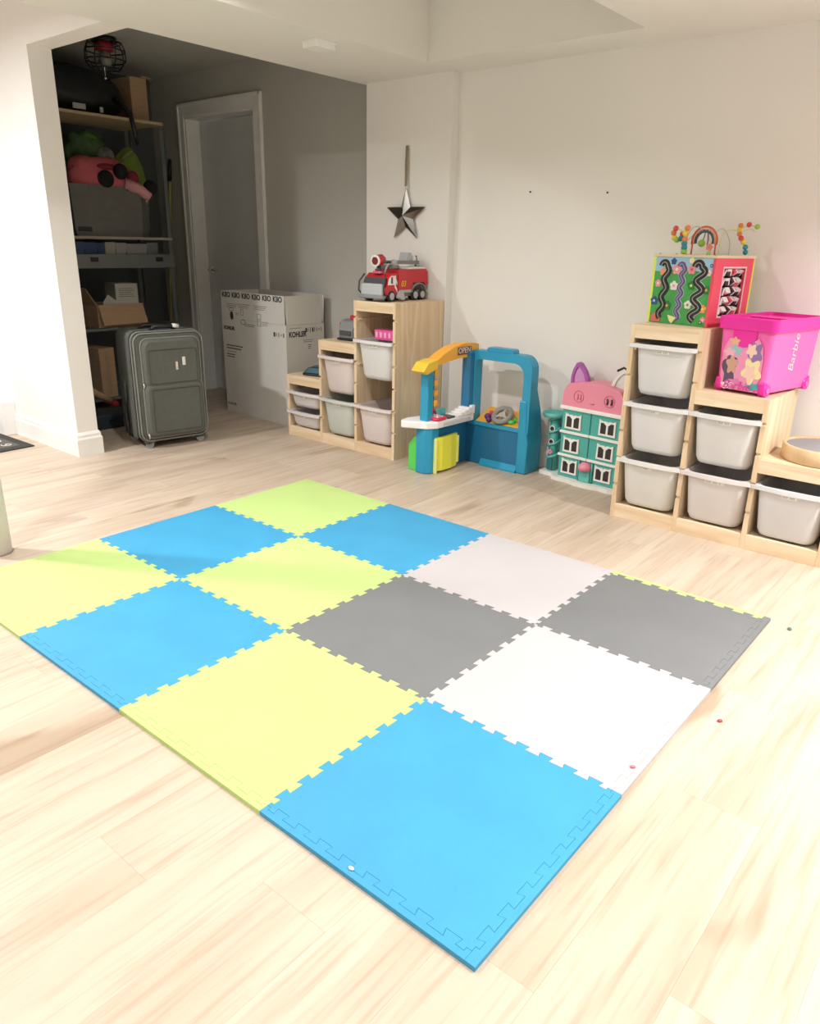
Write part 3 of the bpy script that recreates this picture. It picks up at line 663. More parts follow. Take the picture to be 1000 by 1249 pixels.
B().prism(arc(SX, .08, .018, 0, 180, 8)+[(SX-.018, .03), (SX+.018, .03)], 'y', SY-.032, SY-.026).build('tower_door', M('doll_dark_teal', (.03, .17, .17), .4), t)

# ------------------------------------------------------------------ activity cube
t = thing('activity_cube', 'wooden activity cube with wavy tracks and bead maze on the tallest step', 'activity toy', (-.749, 2.734, .911), math.radians(-12.7))
HC = .155; T = .012; HZ = .298
CY, CG, CS, CR = M('cube_yellow', (.72, .80, .10), .4), M('cube_green', (.05, .33, .07), .45, var=.12, scale=20), M('cube_sky', (.32, .55, .72), .45), M('cube_red', (.78, .07, .13), .4)
B().box(-HC, -HC+T, -HC, HC, 0, HZ-.012, .001).build('left_panel', CY, t)
B().box(-HC+T, HC-T, -HC+.002, -HC+T, 0, HZ-.012).build('front_panel', CG, t)
B().box(-HC+T, HC-T, -HC+T, HC, 0, .012).build('floor_board', BIRCH, t)
B().box(-HC, HC, HC-T, HC, 0.012, HZ-.012, .001).build('back_panel', CY, t)
B().prism([(-HC, 0), (HC-T, 0), (HC-T, HZ-.012), (-HC, HZ-.012)], 'x', HC-T, HC, hole=[(-.085, .045), (.085, .045), (.085, .245), (-.085, .245)]).build('right_panel', CR, t)
B().prism([(-.092, .038), (.092, .038), (.092, .252), (-.092, .252)], 'x', HC, HC+.002, hole=[(-.085, .045), (.085, .045), (.085, .245), (-.085, .245)]).build('window_border', M('cube_pale_pink', (.85, .6, .62), .4), t)
B().box(HC-.055, HC-.05, -.11, .11, .02, .26).build('inner_board', BLACK, t)
for j in range(5):
    z = .066+j*.041
    B().cyl((HC-.022, -.09, z), (HC-.022, .09, z), .004, n=6).build('rod', BIRCH, t)
    for k in range(4):
        y = -.066+k*.043+.006*((j*7+k*3) % 3-1); m_ = Matrix.Translation((HC-.022, y, z)) @ Matrix.Rotation((j*1.3+k*.9) % 1.2, 4, 'Y')
        tl = B().box(-.013, .013, -.018, .018, -.015, .015, .002, mat=m_).build('spinner_block', M('cube_white', (.82, .76, .74), .45), t)
        B().box(-.0137, .0137, -.0186, .001+.006*(k % 2), -.0157, .003 if k % 2 else .0157, mat=m_).build('block_print', M('cube_black_print', (.03, .02, .03), .5) if (j+k) % 3 else CR, tl)
B().box(-HC-.003, HC+.003, -HC-.003, HC+.003, HZ-.012, HZ, .003).build('top_board', BIRCH, t)
fy = -HC+.002
sky = [(-HC+T, .225), (-.10, .222), (-.05, .232), (0, .226), (.05, .234), (.10, .226), (HC-T, .230), (HC-T, HZ-.013), (-HC+T, HZ-.013)]
B().prism(sky, 'y', fy-.001, fy).build('sky_panel', CS, t)
def flat(pts, r0, name, m, thick=.004):
    """ribbon along a centre line on the front panel"""
    L, R = [], []; n = len(pts)
    for i, (x, z) in enumerate(pts):
        a = Vector(pts[max(0, i-1)]); b = Vector(pts[min(n-1, i+1)]); d = (b-a).normalized(); nn = Vector((-d.y, d.x))
        L.append((x+nn.x*r0, z+nn.y*r0)); R.append((x-nn.x*r0, z-nn.y*r0))
    return B().prism(L+R[::-1], 'y', fy-thick, fy-.0005).build(name, m, t)
def wave(x0, dx, z0, z1, amp, nw, hook):
    P_ = []
    for i in range(61):
        u = i/60; P_.append((x0+dx*u+amp*math.sin(u*nw*2*PI), z1+(z0-z1)*u))
    if hook:
        hx, hz = P_[0]; P_ = [(hx+hook*(-1+math.cos(math.radians(a))), hz+abs(hook)*math.sin(math.radians(a))) for a in range(180, 5, -22)]+P_
    return P_
TR1, TR2 = M('track_black', (.012, .012, .013), .35), M('track_groove', (.33, .30, .31), .4)
for x0, dx, amp, nw, wd_, mo, hook in ((-.078, -.012, .010, 3, .0125, TR1, .016), (.004, -.008, .008, 4.5, .0095, M('track_violet', (.10, .07, .25), .4), .011), (.094, -.012, .019, 3, .0135, TR1, .018)):
    pts = wave(x0, dx, .022, .248, amp, nw, hook)
    flat(pts, wd_+.0035, 'track_border', M('track_pale', (.5, .58, .55), .5), .0018); flat(pts, wd_, 'track', mo, .005); flat(pts, .002, 'track_groove', TR2, .0058)
def flower(x, z, r, m, mc, n=5):
    b = B()
    for k in range(n): b.cyl((x+r*.62*math.cos(k*2*PI/n+.3), fy-.0026, z+r*.62*math.sin(k*2*PI/n+.3)), (x+r*.62*math.cos(k*2*PI/n+.3), fy-.0004, z+r*.62*math.sin(k*2*PI/n+.3)), r*.45, n=9)
    f = b.build('flower', m, t); B().cyl((x, fy-.0036, z), (x, fy-.0004, z), r*.32, n=9).build('flower_centre', mc, f)
CP, CW, CDG, CB_, CO = M('fl_pink', (.80, .30, .36), .5), M('fl_white', (.82, .74, .72), .5), M('fl_green', (.02, .20, .04), .5), M('fl_navy', (.03, .08, .25), .5), M('fl_orange', (.80, .33, .10), .5)
for x, z, r, m, mc in ((-.118, .172, .016, CP, CW), (-.035, .165, .02, CW, CP), (.052, .17, .019, CDG, CY), (-.128, .095, .019, CB_, CS), (-.058, .078, .02, CDG, CO), (.047, .088, .018, CW, CG), (.122, .075, .018, CO, CY), (.128, .155, .018, CDG, CO), (-.03, .235, .022, CP, CW), (.045, .237, .02, CP, CR), (-.05, .268, .014, CB_, CB_), (.128, .225, .013, CW, CP), (.13, .03, .012, CP, CW), (.12, .018, .009, CDG, CY), (-.1, .222, .016, CO, CP), (.138, .255, .008, CB_, CW)):
    flower(x, z, r, m, mc)
hs = B().box(-.135, -.085, fy-.003, fy-.0004, .004, .026).prism([(-.138, .026), (-.082, .026), (-.095, .042), (-.125, .042)], 'y', fy-.003, fy-.0004).build('farm_house', M('cube_barn', (.62, .16, .12), .5), t)
B().prism([(-.045, .038), (.0, .03), (-.02, .004), (-.032, .012)], 'y', fy-.008, fy-.0004).build('arrow_piece', M('cube_cream', (.82, .76, .36), .5), t)
B().cyl((.04, fy-.003, .274), (.04, fy-.0004, .274), .012, n=14).build('sun', M('cube_cream', (.82, .76, .36), .5), t)
for x in (-.135, -.05+.0, .15-.012, .0): B().cyl((x, -HC+.012, HZ-.001), (x, -HC+.012, HZ+.0025), .005, n=10).build('screw', DKGREY, t)
# bead maze
WIRES = [('wire_green', (.55, .62, .2), [(-.03, -.12, 0), (-.035, -.12, .05), (-.06, -.11, .095), (-.11, -.09, .11), (-.125, -.06, .08), (-.10, -.03, .05), (-.06, .0, .09), (-.03, .03, .10), (-.02, .06, .05), (-.02, .07, 0)]),
         ('wire_silver', (.5, .52, .5), [(-.05, -.10, 0), (-.05, -.10, .04), (-.02, -.08, .115), (.03, -.02, .09), (.05, .03, .11), (.06, .08, .06), (.06, .09, 0)]),
         ('wire_green', (.55, .62, .2), [(.10, -.06, 0), (.10, -.05, .08), (.105, .0, .105), (.12, .06, .10), (.14, .10, .11), (.15, .12, .10)]),
         ('wire_green', (.55, .62, .2), [(.125, .115, 0), (.12, .11, .04), (.105, .09, .075), (.10, .08, .105), (.13, .10, .125), (.165, .11, .118)])]
def spline(P_, n=8):
    P_ = [Vector(p) for p in P_]; out = []
    for i in range(len(P_)-1):
        p0, p1, p2, p3 = P_[max(0, i-1)], P_[i], P_[i+1], P_[min(len(P_)-1, i+2)]
        for k in range(n):
            u = k/n; out.append(.5*((2*p1)+(-p0+p2)*u+(2*p0-5*p1+4*p2-p3)*u*u+(-p0+3*p1-3*p2+p3)*u**3))
    return out+[P_[-1]]
BC = [M('bead_red', (.68, .06, .07), .3), M('bead_orange', (.75, .22, .07), .3), M('bead_yellow', (.80, .60, .05), .3), M('bead_lime', (.30, .55, .06), .3), M('bead_teal', (.02, .25, .33), .3)]
for nm, col, pts in WIRES: B().tube([p+Vector((0, 0, HZ)) for p in spline(pts)], .0019, 6).build('maze_wire', M(nm, col, .35), t)
wp = spline(WIRES[0][2], 10)
def bead(p, c, r=.0125): B().ball(Vector(p)+Vector((0, 0, HZ)), r, 10).build('bead', BC[c], t)
for idx, c in ((3, 3), (6, 4), (9, 4)): bead(wp[idx], c, .013)
for p, c in (((-.034, -.12, .062), 1), ((-.036, -.118, .088), 2), ((-.03, -.115, .11), 1), ((-.10, -.1, .108), 0), ((-.115, -.09, .09), 1), ((-.112, -.085, .068), 2), ((-.098, -.085, .06), 3), ((-.078, -.085, .066), 4), ((-.075, -.08, .085), 0)): bead(p, c)
for p, c in (((.124, .115, .014), 4), ((.122, .112, .035), 4), ((.115, .10, .056), 2), ((.106, .092, .072), 0), ((.100, .085, .09), 1), ((.10, .08, .108), 2), ((.103, .08, .124), 1), ((.13, .10, .128), 0), ((.163, .11, .12), 3)): bead(p, c, .0115)
for rr, nm, col in ((.062, 'arc_red', (.62, .10, .09)), (.052, 'arc_orange', (.75, .36, .12)), (.042, 'arc_navy', (.04, .10, .20))):
    P_ = [(.018+rr*math.cos(math.radians(a)), -.05, HZ+.055+rr*math.sin(math.radians(a))) for a in range(-12, 193, 12)]
    B().tube(P_, .0052 if rr < .05 else .004, 8).build('rainbow_arc', M(nm, col, .35), t)
for k in range(8):
    a = math.radians(20+k*20); B().cyl((.018+.044*math.cos(a), -.05, HZ+.055+.044*math.sin(a)), (.018+.053*math.cos(a), -.05, HZ+.055+.053*math.sin(a)), .0035, n=6).build('arc_peg', M('arc_navy', (.04, .10, .20), .35), t)
for x in (-.04, .076): B().cyl((x, -.05, HZ-.001), (x*.98+.0004, -.05, HZ+.045), .0035, n=8).build('arc_post', M('arc_red', (.62, .10, .09), .35), t)
B().tube([(.018, -.05, HZ+.10), (.016, -.05, HZ+.075), (.008, -.05, HZ+.055)], .0022, 6).build('arc_pendulum', M('arc_navy', (.04, .10, .20), .35), t)
bead((.006, -.05, .048), 3, .016)
B().tube([(.03, -.05, HZ+.10), (.036, -.05, HZ+.06), (.034, -.05, HZ+.04)], .003, 6).build('arc_pendulum', M('arc_violet', (.25, .06, .2), .35), t)
B().cyl((.075, -.095, HZ-.001), (.075, -.095, HZ+.012), .009, .006, n=10).build('flower_stand', M('bead_lime', (.30, .55, .06), .3), t)
fb = B()
for k in range(5): fb.cyl((.075+.009*math.cos(k*1.257), -.097, HZ+.032+.009*math.sin(k*1.257)), (.075+.009*math.cos(k*1.257), -.093, HZ+.032+.009*math.sin(k*1.257)), .0075, n=8)
fb.build('wooden_flower', M('fl_coral', (.75, .25, .22), .4), t)
B().cyl((.075, -.095, HZ+.01), (.075, -.095, HZ+.026), .0025, n=6).build('flower_stem', BIRCH, t)

# ------------------------------------------------------------------ pink tub on wheels
HP = M('tub_pink', (.86, .13, .45), .38); HP2 = M('tub_magenta', (.80, .02, .36), .35)
t = thing('storage_tub', 'pink plastic storage tub with magenta rim and wheels beside the activity cube', 'storage tub', (-.40, 2.683, .656), math.radians(-12.2))
R = rrect; zt = .315
o_ = [R(.205, .37, .014, .012), R(.212, .378, .016, .03), R(.235, .40, .018, zt-.02)]
i_ = [R(.225, .39, .016, zt-.02), R(.20, .366, .012, .03)]
B().loft(o_+i_).build('body', HP, t)
B().loft([R(.250, .415, .022, zt-.052), R(.258, .423, .024, zt-.05), R(.262, .427, .025, zt-.004), R(.256, .42, .025, zt), R(.238, .402, .018, zt), R(.232, .396, .018, zt-.05), R(.250, .415, .022, zt-.052)], caps=(False, False)).build('rim', HP2, t)
lid = B().loft([R(.236, .40, .016, zt-.022), R(.236, .40, .016, zt-.014)]).build('lid', HP2, t)
B().box(-.10, .10, -.012, .02, zt-.014, zt-.004, .004).build('lid_rib', HP2, lid); B().box(-.10, .10, -.18, -.155, zt-.014, zt-.006, .003).build('lid_rib', HP2, lid)
disc = Matrix.Translation((.0, -.2085, zt-.062)) @ Matrix.Rotation(PI/2, 4, 'X')
B().cyl((0, 0, -.002), (0, 0, .006), .052, n=28).xf(Matrix.Translation((-.005, -.198, zt-.07)) @ Matrix.Rotation(PI/2+.03, 4, 'X')).build('front_latch', HP2, t)
for sx in (-1, 1):
    for sy in (-1, 1):
        wl = B().cyl((sx*.085, sy*.168, .026), (sx*.112, sy*.168, .026), .026, n=20).build('wheel', HP2, t)
        B().cyl((sx*.111, sy*.168, .026), (sx*.116, sy*.168, .026), .012, n=14).build('wheel_cap', HP, wl)
        B().box(sx*.098-.012, sx*.098+.012, sy*.182-.014, sy*.182+.014, .022, .06, .006).build('corner_guard', HP2, t)
# front sticker: a plain stand-in in the colours of the print
def on_front(x, z): return (x, -.1905-.0145*(z-.03)/.26, z)
def sticker(name, pts, m, lift, par):
    bm = bmesh.new(); vs = [bm.verts.new((on_front(x, z)[0], on_front(x, z)[1]-lift, z)) for x, z in pts]
    wv = [bm.verts.new((v.co.x, v.co.y+lift*.9, v.co.z)) for v in vs]; n = len(vs)
    bm.faces.new(vs); bm.faces.new(wv[::-1])
    for k in range(n): bm.faces.new((vs[k], vs[(k+1) % n], wv[(k+1) % n], wv[k]))
    b = B(); b._merge(bm); return b.build(name, m, par)
blob = lambda x, z, rx, rz, n=18: [(x+rx*math.cos(2*PI*k/n), z+rz*math.sin(2*PI*k/n)) for k in range(n)]
petals = lambda x, z, rx, rz, n=40: [(x+rx*(.86+.2*math.cos(10*PI*k/n+x*40))*math.cos(2*PI*k/n), z+rz*(.86+.2*math.cos(10*PI*k/n+x*40))*math.sin(2*PI*k/n)) for k in range(n)]
st = sticker('sticker', [(-.085, .015), (.062, .015), (.085, .075), (.088, .15), (.08, .20), (.06, .235), (.02, .21), (-.03, .235), (-.07, .225), (-.09, .18), (-.092, .09)], M('st_rose', (.80, .30, .50), .45), .0012, t)
for nm, pts, col in (('sticker_patch', petals(-.055, .10, .034, .085), (.10, .07, .13)), ('sticker_patch', petals(-.045, .118, .027, .042), (.58, .33, .25)), ('sticker_patch', petals(-.04, .178, .036, .022), (.30, .50, .58)), ('sticker_patch', petals(-.062, .168, .028, .018), (.80, .42, .52)),
                     ('sticker_patch', petals(-.042, .215, .022, .018), (.75, .42, .26)), ('sticker_patch', petals(.052, .175, .032, .048), (.27, .16, .38)), ('sticker_patch', petals(.035, .185, .024, .03), (.82, .58, .50)),
                     ('sticker_patch', petals(.045, .10, .044, .055), (.85, .72, .38)), ('sticker_patch', petals(.04, .09, .027, .038), (.84, .58, .47)), ('sticker_patch', petals(.058, .038, .03, .018), (.08, .36, .42)), ('sticker_patch', petals(-.02, .048, .035, .014), (.70, .20, .45)), ('sticker_patch', petals(-.055, .03, .03, .02), (.86, .76, .80))):
    sticker(nm, pts, M('st_%02d%02d%02d' % tuple(int(c*99) for c in col), col, .45), .0016+.0003*(len(st.children) % 9), st)
text('lettering', 'Barbie', .048, M('st_logo', (.62, .03, .36), .4), st, (on_front(-.012, .03)[0], on_front(0, .03)[1]-.0065, .032), (PI/2-.055, 0, .0), shear=.25)
# lettering on the side
q = text('side_lettering', 'Barbie', .062, M('side_print', (.86, .62, .62), .4), t, (.1128, .02, .15), (0, 0, 0), shear=.25)
q.rotation_euler = (Matrix(((0, 0, 1), (0, 1, 0), (-1, 0, 0))) @ Matrix.Rotation(math.radians(90), 3, 'Z') @ Matrix.Rotation(-.0, 3, 'X')).to_euler()
q.rotation_euler = Matrix(((-.045, -.0, .999), (0, 1, 0), (-.999, 0, -.045))).to_euler(); q.rotation_euler.rotate_axis('Z', math.radians(180))
q.location = (.1135, .0, .17)

# ------------------------------------------------------------------ drum
t = thing('hand_drum', 'round wooden drum with a grey top on the lowest step beside the pink tub', 'drum', (-.092, 2.62, .4065))
B().lathe([(.158, 0), (.163, .003), (.163, .06), (.158, .064), (.150, .064), (.150, .052), (.148, .003)], n=40).build('shell', wood('drum_wood', (.66, .48, .29), (.52, .34, .18), 'z', ring=3), t)
B().cyl((0, 0, .05), (0, 0, .056), .151, n=40).build('drum_head', M('drum_grey', (.24, .24, .25), .6, var=.05, scale=6), t)

# ------------------------------------------------------------------ suitcase
SG = M('suitcase_fabric', (.105, .112, .10), .7, var=.06, scale=30, bump=.25, bscale=700); SGD = M('suitcase_dark', (.055, .06, .055), .7); ZIP = M('suitcase_piping', (.22, .23, .21), .45)
t = thing('suitcase', 'grey-green soft-sided suitcase on four wheels at the alcove opening', 'suitcase', (-3.663, 1.778, 0), math.radians(-10))
def rr2(w, h, r, n=5): return [(p[0], p[1]) for p in rrect(w, h, r, 0, n=n)]
def slab(x0, x1, yc, zc, w, h, r, bev, m, name, par=None):
    pts = rr2(w, h, r); bm_rings = []
    for x, k in ((x0, bev), (x0+bev*.6, bev*.25), (x0+bev, 0), (x1-bev, 0), (x1-bev*.6, bev*.25), (x1, bev)):
        bm_rings.append([(x, yc+a*(1-2*k/w), zc+b*(1-2*k/h)) for a, b in pts])
    return B().loft(bm_rings, smooth=True).build(name, m, par or t)
slab(-.20, .075, 0, .375, .43, .66, .05, .02, SG, 'shell')
slab(.07, .115, 0, .372, .425, .645, .055, .012, SG, 'expander')
slab(.105, .142, .005, .515, .365, .30, .045, .02, SG, 'upper_pocket')
slab(.105, .148, .005, .235, .375, .33, .04, .02, SG, 'lower_pocket')
def outline(x, yc, zc, w, h, r, rad, name, m=ZIP):
    B().tube([(x, yc+a, zc+b) for a, b in rr2(w, h, r, 6)], rad, 6, closed=True).build(name, m, t)
outline(.078, 0, .373, .438, .66, .055, .005, 'zip_line'); outline(.112, 0, .372, .43, .648, .055, .005, 'zip_line'); outline(.052, 0, .375, .436, .664, .05, .004, 'zip_line', SGD)
outline(.120, .005, .515, .37, .305, .045, .0045, 'pocket_piping'); outline(.124, .005, .235, .38, .335, .04, .0045, 'pocket_piping')
outline(.144, .008, .50, .30, .20, .012, .0025, 'seam', SGD); outline(.150, .01, .235, .30, .26, .012, .0025, 'seam', SGD)
B().tube([(.05, -.08, .702), (.05, -.06, .727), (.05, .05, .727), (.05, .07, .702)], .014, 10).build('top_handle', BLACK, t)
B().tube([(-.09, -.10, .70), (-.09, -.07, .722), (-.09, .05, .722), (-.09, .08, .70)], .012, 10).build('pull_handle', BLACK, t)
B().cyl((.05, .055, .727), (.05, .095, .722), .015, n=12).build('handle_tag', M('tag_white', (.75, .74, .70), .5), t)
B().box(.141, .145, .02, .036, .475, .525, .002).build('brand_plate', CHROME, t); B().box(.140, .144, .065, .085, .50, .55, .003).build('luggage_label', M('tag_white', (.75, .74, .70), .5), t)
for y, z in ((-.182, .41), (-.178, .10)): B().tube([(.128, y, z), (.132, y, z-.02), (.130, y, z-.035)], .005, 6).build('zip_pull', CHROME, t)
B().tube([(-.09, -.217, .42), (-.06, -.228, .36), (-.06, -.228, .30), (-.09, -.217, .25)], .008, 8).build('side_handle', SGD, t)
B().box(-.02, .04, -.223, -.214, .06, .36, .004).build('side_gusset', SG, t)
for sx in (-.16, .085):
    for sy in (-.165, .165):
        hs_ = B().box(sx-.028, sx+.028, sy-.028, sy+.028, .028, .062, .008).build('wheel_housing', SGD, t)
        B().cyl((sx+.006, sy-.016, .024), (sx+.006, sy+.016, .024), .024, n=18).xf(Matrix.Translation((sx+.006, sy, 0)) @ Matrix.Rotation(1.1 if sy < 0 else 1.4, 4, 'Z') @ Matrix.Translation((-sx-.006, -sy, 0))).build('wheel', GREY, hs_)
tb = B()
cdp = spline([(-.08, -.226, .30), (-.075, -.23, .2), (-.055, -.235, .12), (-.08, -.235, .08), (-.10, -.232, .14), (-.085, -.236, .20), (-.06, -.238, .16), (-.07, -.236, .10)], 6)
tb.tube(cdp, .008, 6).build('hanging_strap', BLACK, t)

# ------------------------------------------------------------------ large white carton
t = thing('carton', 'large open white cardboard box with black print beside the stepped pine unit', 'cardboard box', (-3.80, 2.775, 0), math.radians(-2.4))
W2, D2, HB, HF = .37, .17, .69, .19; th = .006
B().box(-W2, W2, -D2, -D2+th, 0, HB).build('front_panel', CARDW, t); B().box(-W2, W2, D2-th, D2, 0, HB).build('back_panel', CARDW, t)
B().box(-W2, -W2+th, -D2+th, D2-th, 0, HB).build('end_panel', CARDW, t); B().box(W2-th, W2, -D2+th, D2-th, 0, HB).build('end_panel', CARDW, t)
B().box(-W2+th, W2-th, -D2+th, D2-th, 0, .008).build('bottom_panel', CARDW, t)
def flap(x0, x1, y0, y1, pivot, axis, ang):
    mt = Matrix.Translation(pivot) @ Matrix.Rotation(ang, 4, axis) @ Matrix.Translation([-c for c in pivot])
    return B().box(x0, x1, y0, y1, HB+.001, HB+HF, .001, 1, mat=mt).build('flap', CARDW, t)
flap(-W2+.002, W2-.012, -D2, -D2+th, (0, -D2, HB), 'X', 0)
flap(-W2+.004, W2-.004, D2-th, D2, (0, D2, HB), 'X', math.radians(-3))
flap(W2-th, W2, -D2+.012, D2-.02, (W2, 0, HB), 'Y', math.radians(-5))
flap(-W2, -W2+th, -D2+.006, D2-.01, (-W2, 0, HB), 'Y', math.radians(3))
fyc = -D2-.0006
for k in range(6): text('printed_band', 'KIIO', .05, INK, t, (-.30+k*.118, fyc-.0002, HB+HF-.026), (PI/2, 0, 0), sx=1.0, bold=.0016)
def para(x, z, w, rows, m=INKG, face='front', h=.004, gap=.0115, name='print_lines'):
    b = B()
    for r in range(rows):
        ww = w*(1-.25*((r*37 % 5)/5)); 
        if face == 'front': b.box(x, x+ww, fyc-.0004, fyc+.0004, z-r*gap-h, z-r*gap)
        else: b.box(W2-.0002, W2+.0006, x, x+ww, z-r*gap-h, z-r*gap)
    o = b.build(name, m, t); o['kind'] = 'stuff'; return o
para(-.30, .795, .13, 3); para(-.16, .80, .14, 3); para(.02, .80, .15, 3)
B().prism(blob(-.245, .755, .028, .012), 'y', fyc-.0004, fyc+.0004, hole=blob(-.245, .755, .023, .008)).build('drawing', INKG, t)
B().prism(blob(-.245, .712, .02, .03), 'y', fyc-.0004, fyc+.0004).build('drawing', INK, t)
def frame_print(x0, x1, z0, z1, k=.003): B().prism([(x0, z0), (x1, z0), (x1, z1), (x0, z1)], 'y', fyc-.0004, fyc+.0004, hole=[(x0+k, z0+k), (x1-k, z0+k), (x1-k, z1-k), (x0+k, z1-k)]).build('drawing', INKG, t)
frame_print(-.135, -.105, .72, .765); frame_print(.055, .10, .66, .745); frame_print(.065, .09, .66, .71)
B().prism(blob(-.11, .675, .03, .02), 'y', fyc-.0004, fyc+.0004, hole=blob(-.11, .675, .024, .014)).build('drawing', INKG, t)
para(-.09, .665, .12, 2, h=.005); para(-.20, .735, .04, 2); para(.11, .695, .07, 3)
text('brand_print', 'KOHLER', .034, INK, t, (-.285, fyc-.0002, .62), (PI/2, 0, 0), bold=.0016)
for k, hh in enumerate((.03, .024, .03, .012, .028)):
    x = .235+k*.026; B().box(x, x+(.018 if k in (0,) else .010), fyc-.0004, fyc+.0004, .622-hh/2, .622+hh/2).build('handling_symbol', INK if k in (0, 4) else INKG, t)
para(-.33, .50, .20, 2, INK, h=.007, gap=.02); para(-.33, .455, .12, 1); para(-.33, .435, .10, 2, INK, h=.006, gap=.017)
text('brand_print', 'KOHLER', .028, INK, t, (-.30, fyc-.0002, .06), (PI/2, 0, 0))
text('brand_print', 'KOHLER', .05, INK, t, (W2+.0004, -.07, .625), (PI/2, 0, PI/2), sx=.8, bold=.0018)
for k, hh in enumerate((.03, .02, .034, .03, .03, .026, .012, .03)):
    y = .0+k*.02; B().box(W2-.0002, W2+.0006, y, y+(.013 if k in (0, 3) else .007), .65-hh/2, .65+hh/2).build('handling_symbol', INK if k % 3 == 0 else INKG, t)
para(-.14, .67, .10, 1, face='side'); para(-.02, .585, .09, 2, face='side'); para(.02, .55, .03, 3, INK, face='side')

# ------------------------------------------------------------------ steel rack in the alcove
RXF, RXB, RY0, RY1 = -4.75, -5.22, 1.42, 2.635
t = thing('storage_rack', 'grey steel storage rack with a wooden top shelf in the dark alcove', 'shelf rack', ((RXF+RXB)/2, (RY0+RY1)/2, 0))
O = ((RXF+RXB)/2, (RY0+RY1)/2, 0)
for x, sx in ((RXF, -1), (RXB, 1)):
    for y, sy in ((RY0, 1), (RY1, -1)):
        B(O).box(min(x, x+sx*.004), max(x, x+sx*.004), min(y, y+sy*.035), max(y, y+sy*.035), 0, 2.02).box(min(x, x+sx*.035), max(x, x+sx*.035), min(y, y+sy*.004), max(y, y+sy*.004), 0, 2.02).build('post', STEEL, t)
PB = M('particle_board', (.48, .37, .22), .7, var=.08, scale=60)
B(O).box(RXB, RXF+.06, RY0, RY1-.04, 1.985, 2.003).build('top_shelf', PB, t)
for z, m_ in ((1.232, M('shelf_edge', (.40, .36, .28), .5)), (1.112, STEEL), (.604, STEEL), (.10, STEEL)):
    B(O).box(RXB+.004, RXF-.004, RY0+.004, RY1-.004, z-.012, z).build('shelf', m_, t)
    if z in (.604, .10, 1.232):
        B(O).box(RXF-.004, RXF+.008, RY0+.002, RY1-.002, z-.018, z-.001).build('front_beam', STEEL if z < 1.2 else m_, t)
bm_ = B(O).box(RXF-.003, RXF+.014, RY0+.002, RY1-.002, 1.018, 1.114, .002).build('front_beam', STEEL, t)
for y in (1.985, 2.50): B(O).box(RXF+.0138, RXF+.0148, y-.03, y+.03, 1.062, 1.094).build('beam_slot', BLACK, bm_)
# things on the rack
def soft(bm, amp, scale, seed):
    from mathutils import noise
    for v in bm.verts: v.co += v.co.normalized()*amp*noise.noise(v.co*scale+Vector((seed, seed*2, 0)))
def lump(c, r, amp, sc, seed, n=22, mat=None, squash=None):
    b = B(); t2 = bmesh.new(); bmesh.ops.create_uvsphere(t2, u_segments=n+6, v_segments=n, radius=1); soft(t2, amp, sc, seed)
    for v in t2.verts:
        if squash and v.co.z < -squash: v.co.z = -squash
    for f in t2.faces: f.smooth = True
    b._merge(t2, Matrix.Translation(c) @ (mat or Matrix()) @ Matrix.Diagonal((*r, 1))); return b
BAGM = M('bag_black', (.010, .011, .013), .6, bump=.3, bscale=30)
t = thing('duffel_bag', 'big black duffel bag on the wooden top shelf of the rack', 'bag', (-4.97, 2.02, 2.0035))
lump((0, 0, .145), (.20, .42, .17), .12, 1.6, 3, squash=.85).build('bag_body', BAGM, t)
B().tube([(.15, .28, .12), (.25, .295, .075), (.303, .31, .02), (.304, .325, -.06), (.30, .345, -.17)], [.018, .018, .016, .016, .010], 8).build('strap', BLACK, t)
B().box(.185, .197, -.04, .05, .025, .06, .004).build('white_print', M('bag_print', (.55, .55, .52), .6), t); B().box(.185, .197, .15, .175, .02, .055, .004).build('white_print', M('bag_print', (.55, .55, .52), .6), t)
t = thing('moving_box', 'brown cardboard box behind the black duffel bag on the top shelf', 'cardboard box', (-5.02, 2.535, 2.0035))
B().box(-.15, .13, -.05, .08, 0, .30, .002).build('carton_body', CARD, t); B().box(.05, .17, .02, .10, .30, .305).build('carton_flap', CARD, t)
# fabric basket
BK = M('basket_grey', (.16, .158, .15), .85, var=.07, scale=25, bump=.2, bscale=400)
t = thing('fabric_basket', 'grey fabric basket holding the pink plush toy on the rack', 'basket', (-4.96, 2.22, 1.2325))
ft = lambda k, z: [(.18*k, -.33*k, z), (.19*k, .20*k, z), (.07*k, .335*k, z), (-.19*k, .335*k, z), (-.19*k, -.33*k, z)]
B().loft([ft(.92, 0), ft(.96, .05), ft(1.0, .335), ft(.965, .335), ft(.93, .05), ft(.9, .012)]).build('basket_body', BK, t)
B().tube([Vector((.135+.016*math.cos(k*PI/6), .272-.016*math.cos(k*PI/6), .25+.02*math.sin(k*PI/6))) for k in range(12)], .004, 6, closed=True).build('grommet', CHROME, t)
B().box(.172, .179, -.30, -.20, .03, .06, .002).build('brand_patch', BLACK, t)
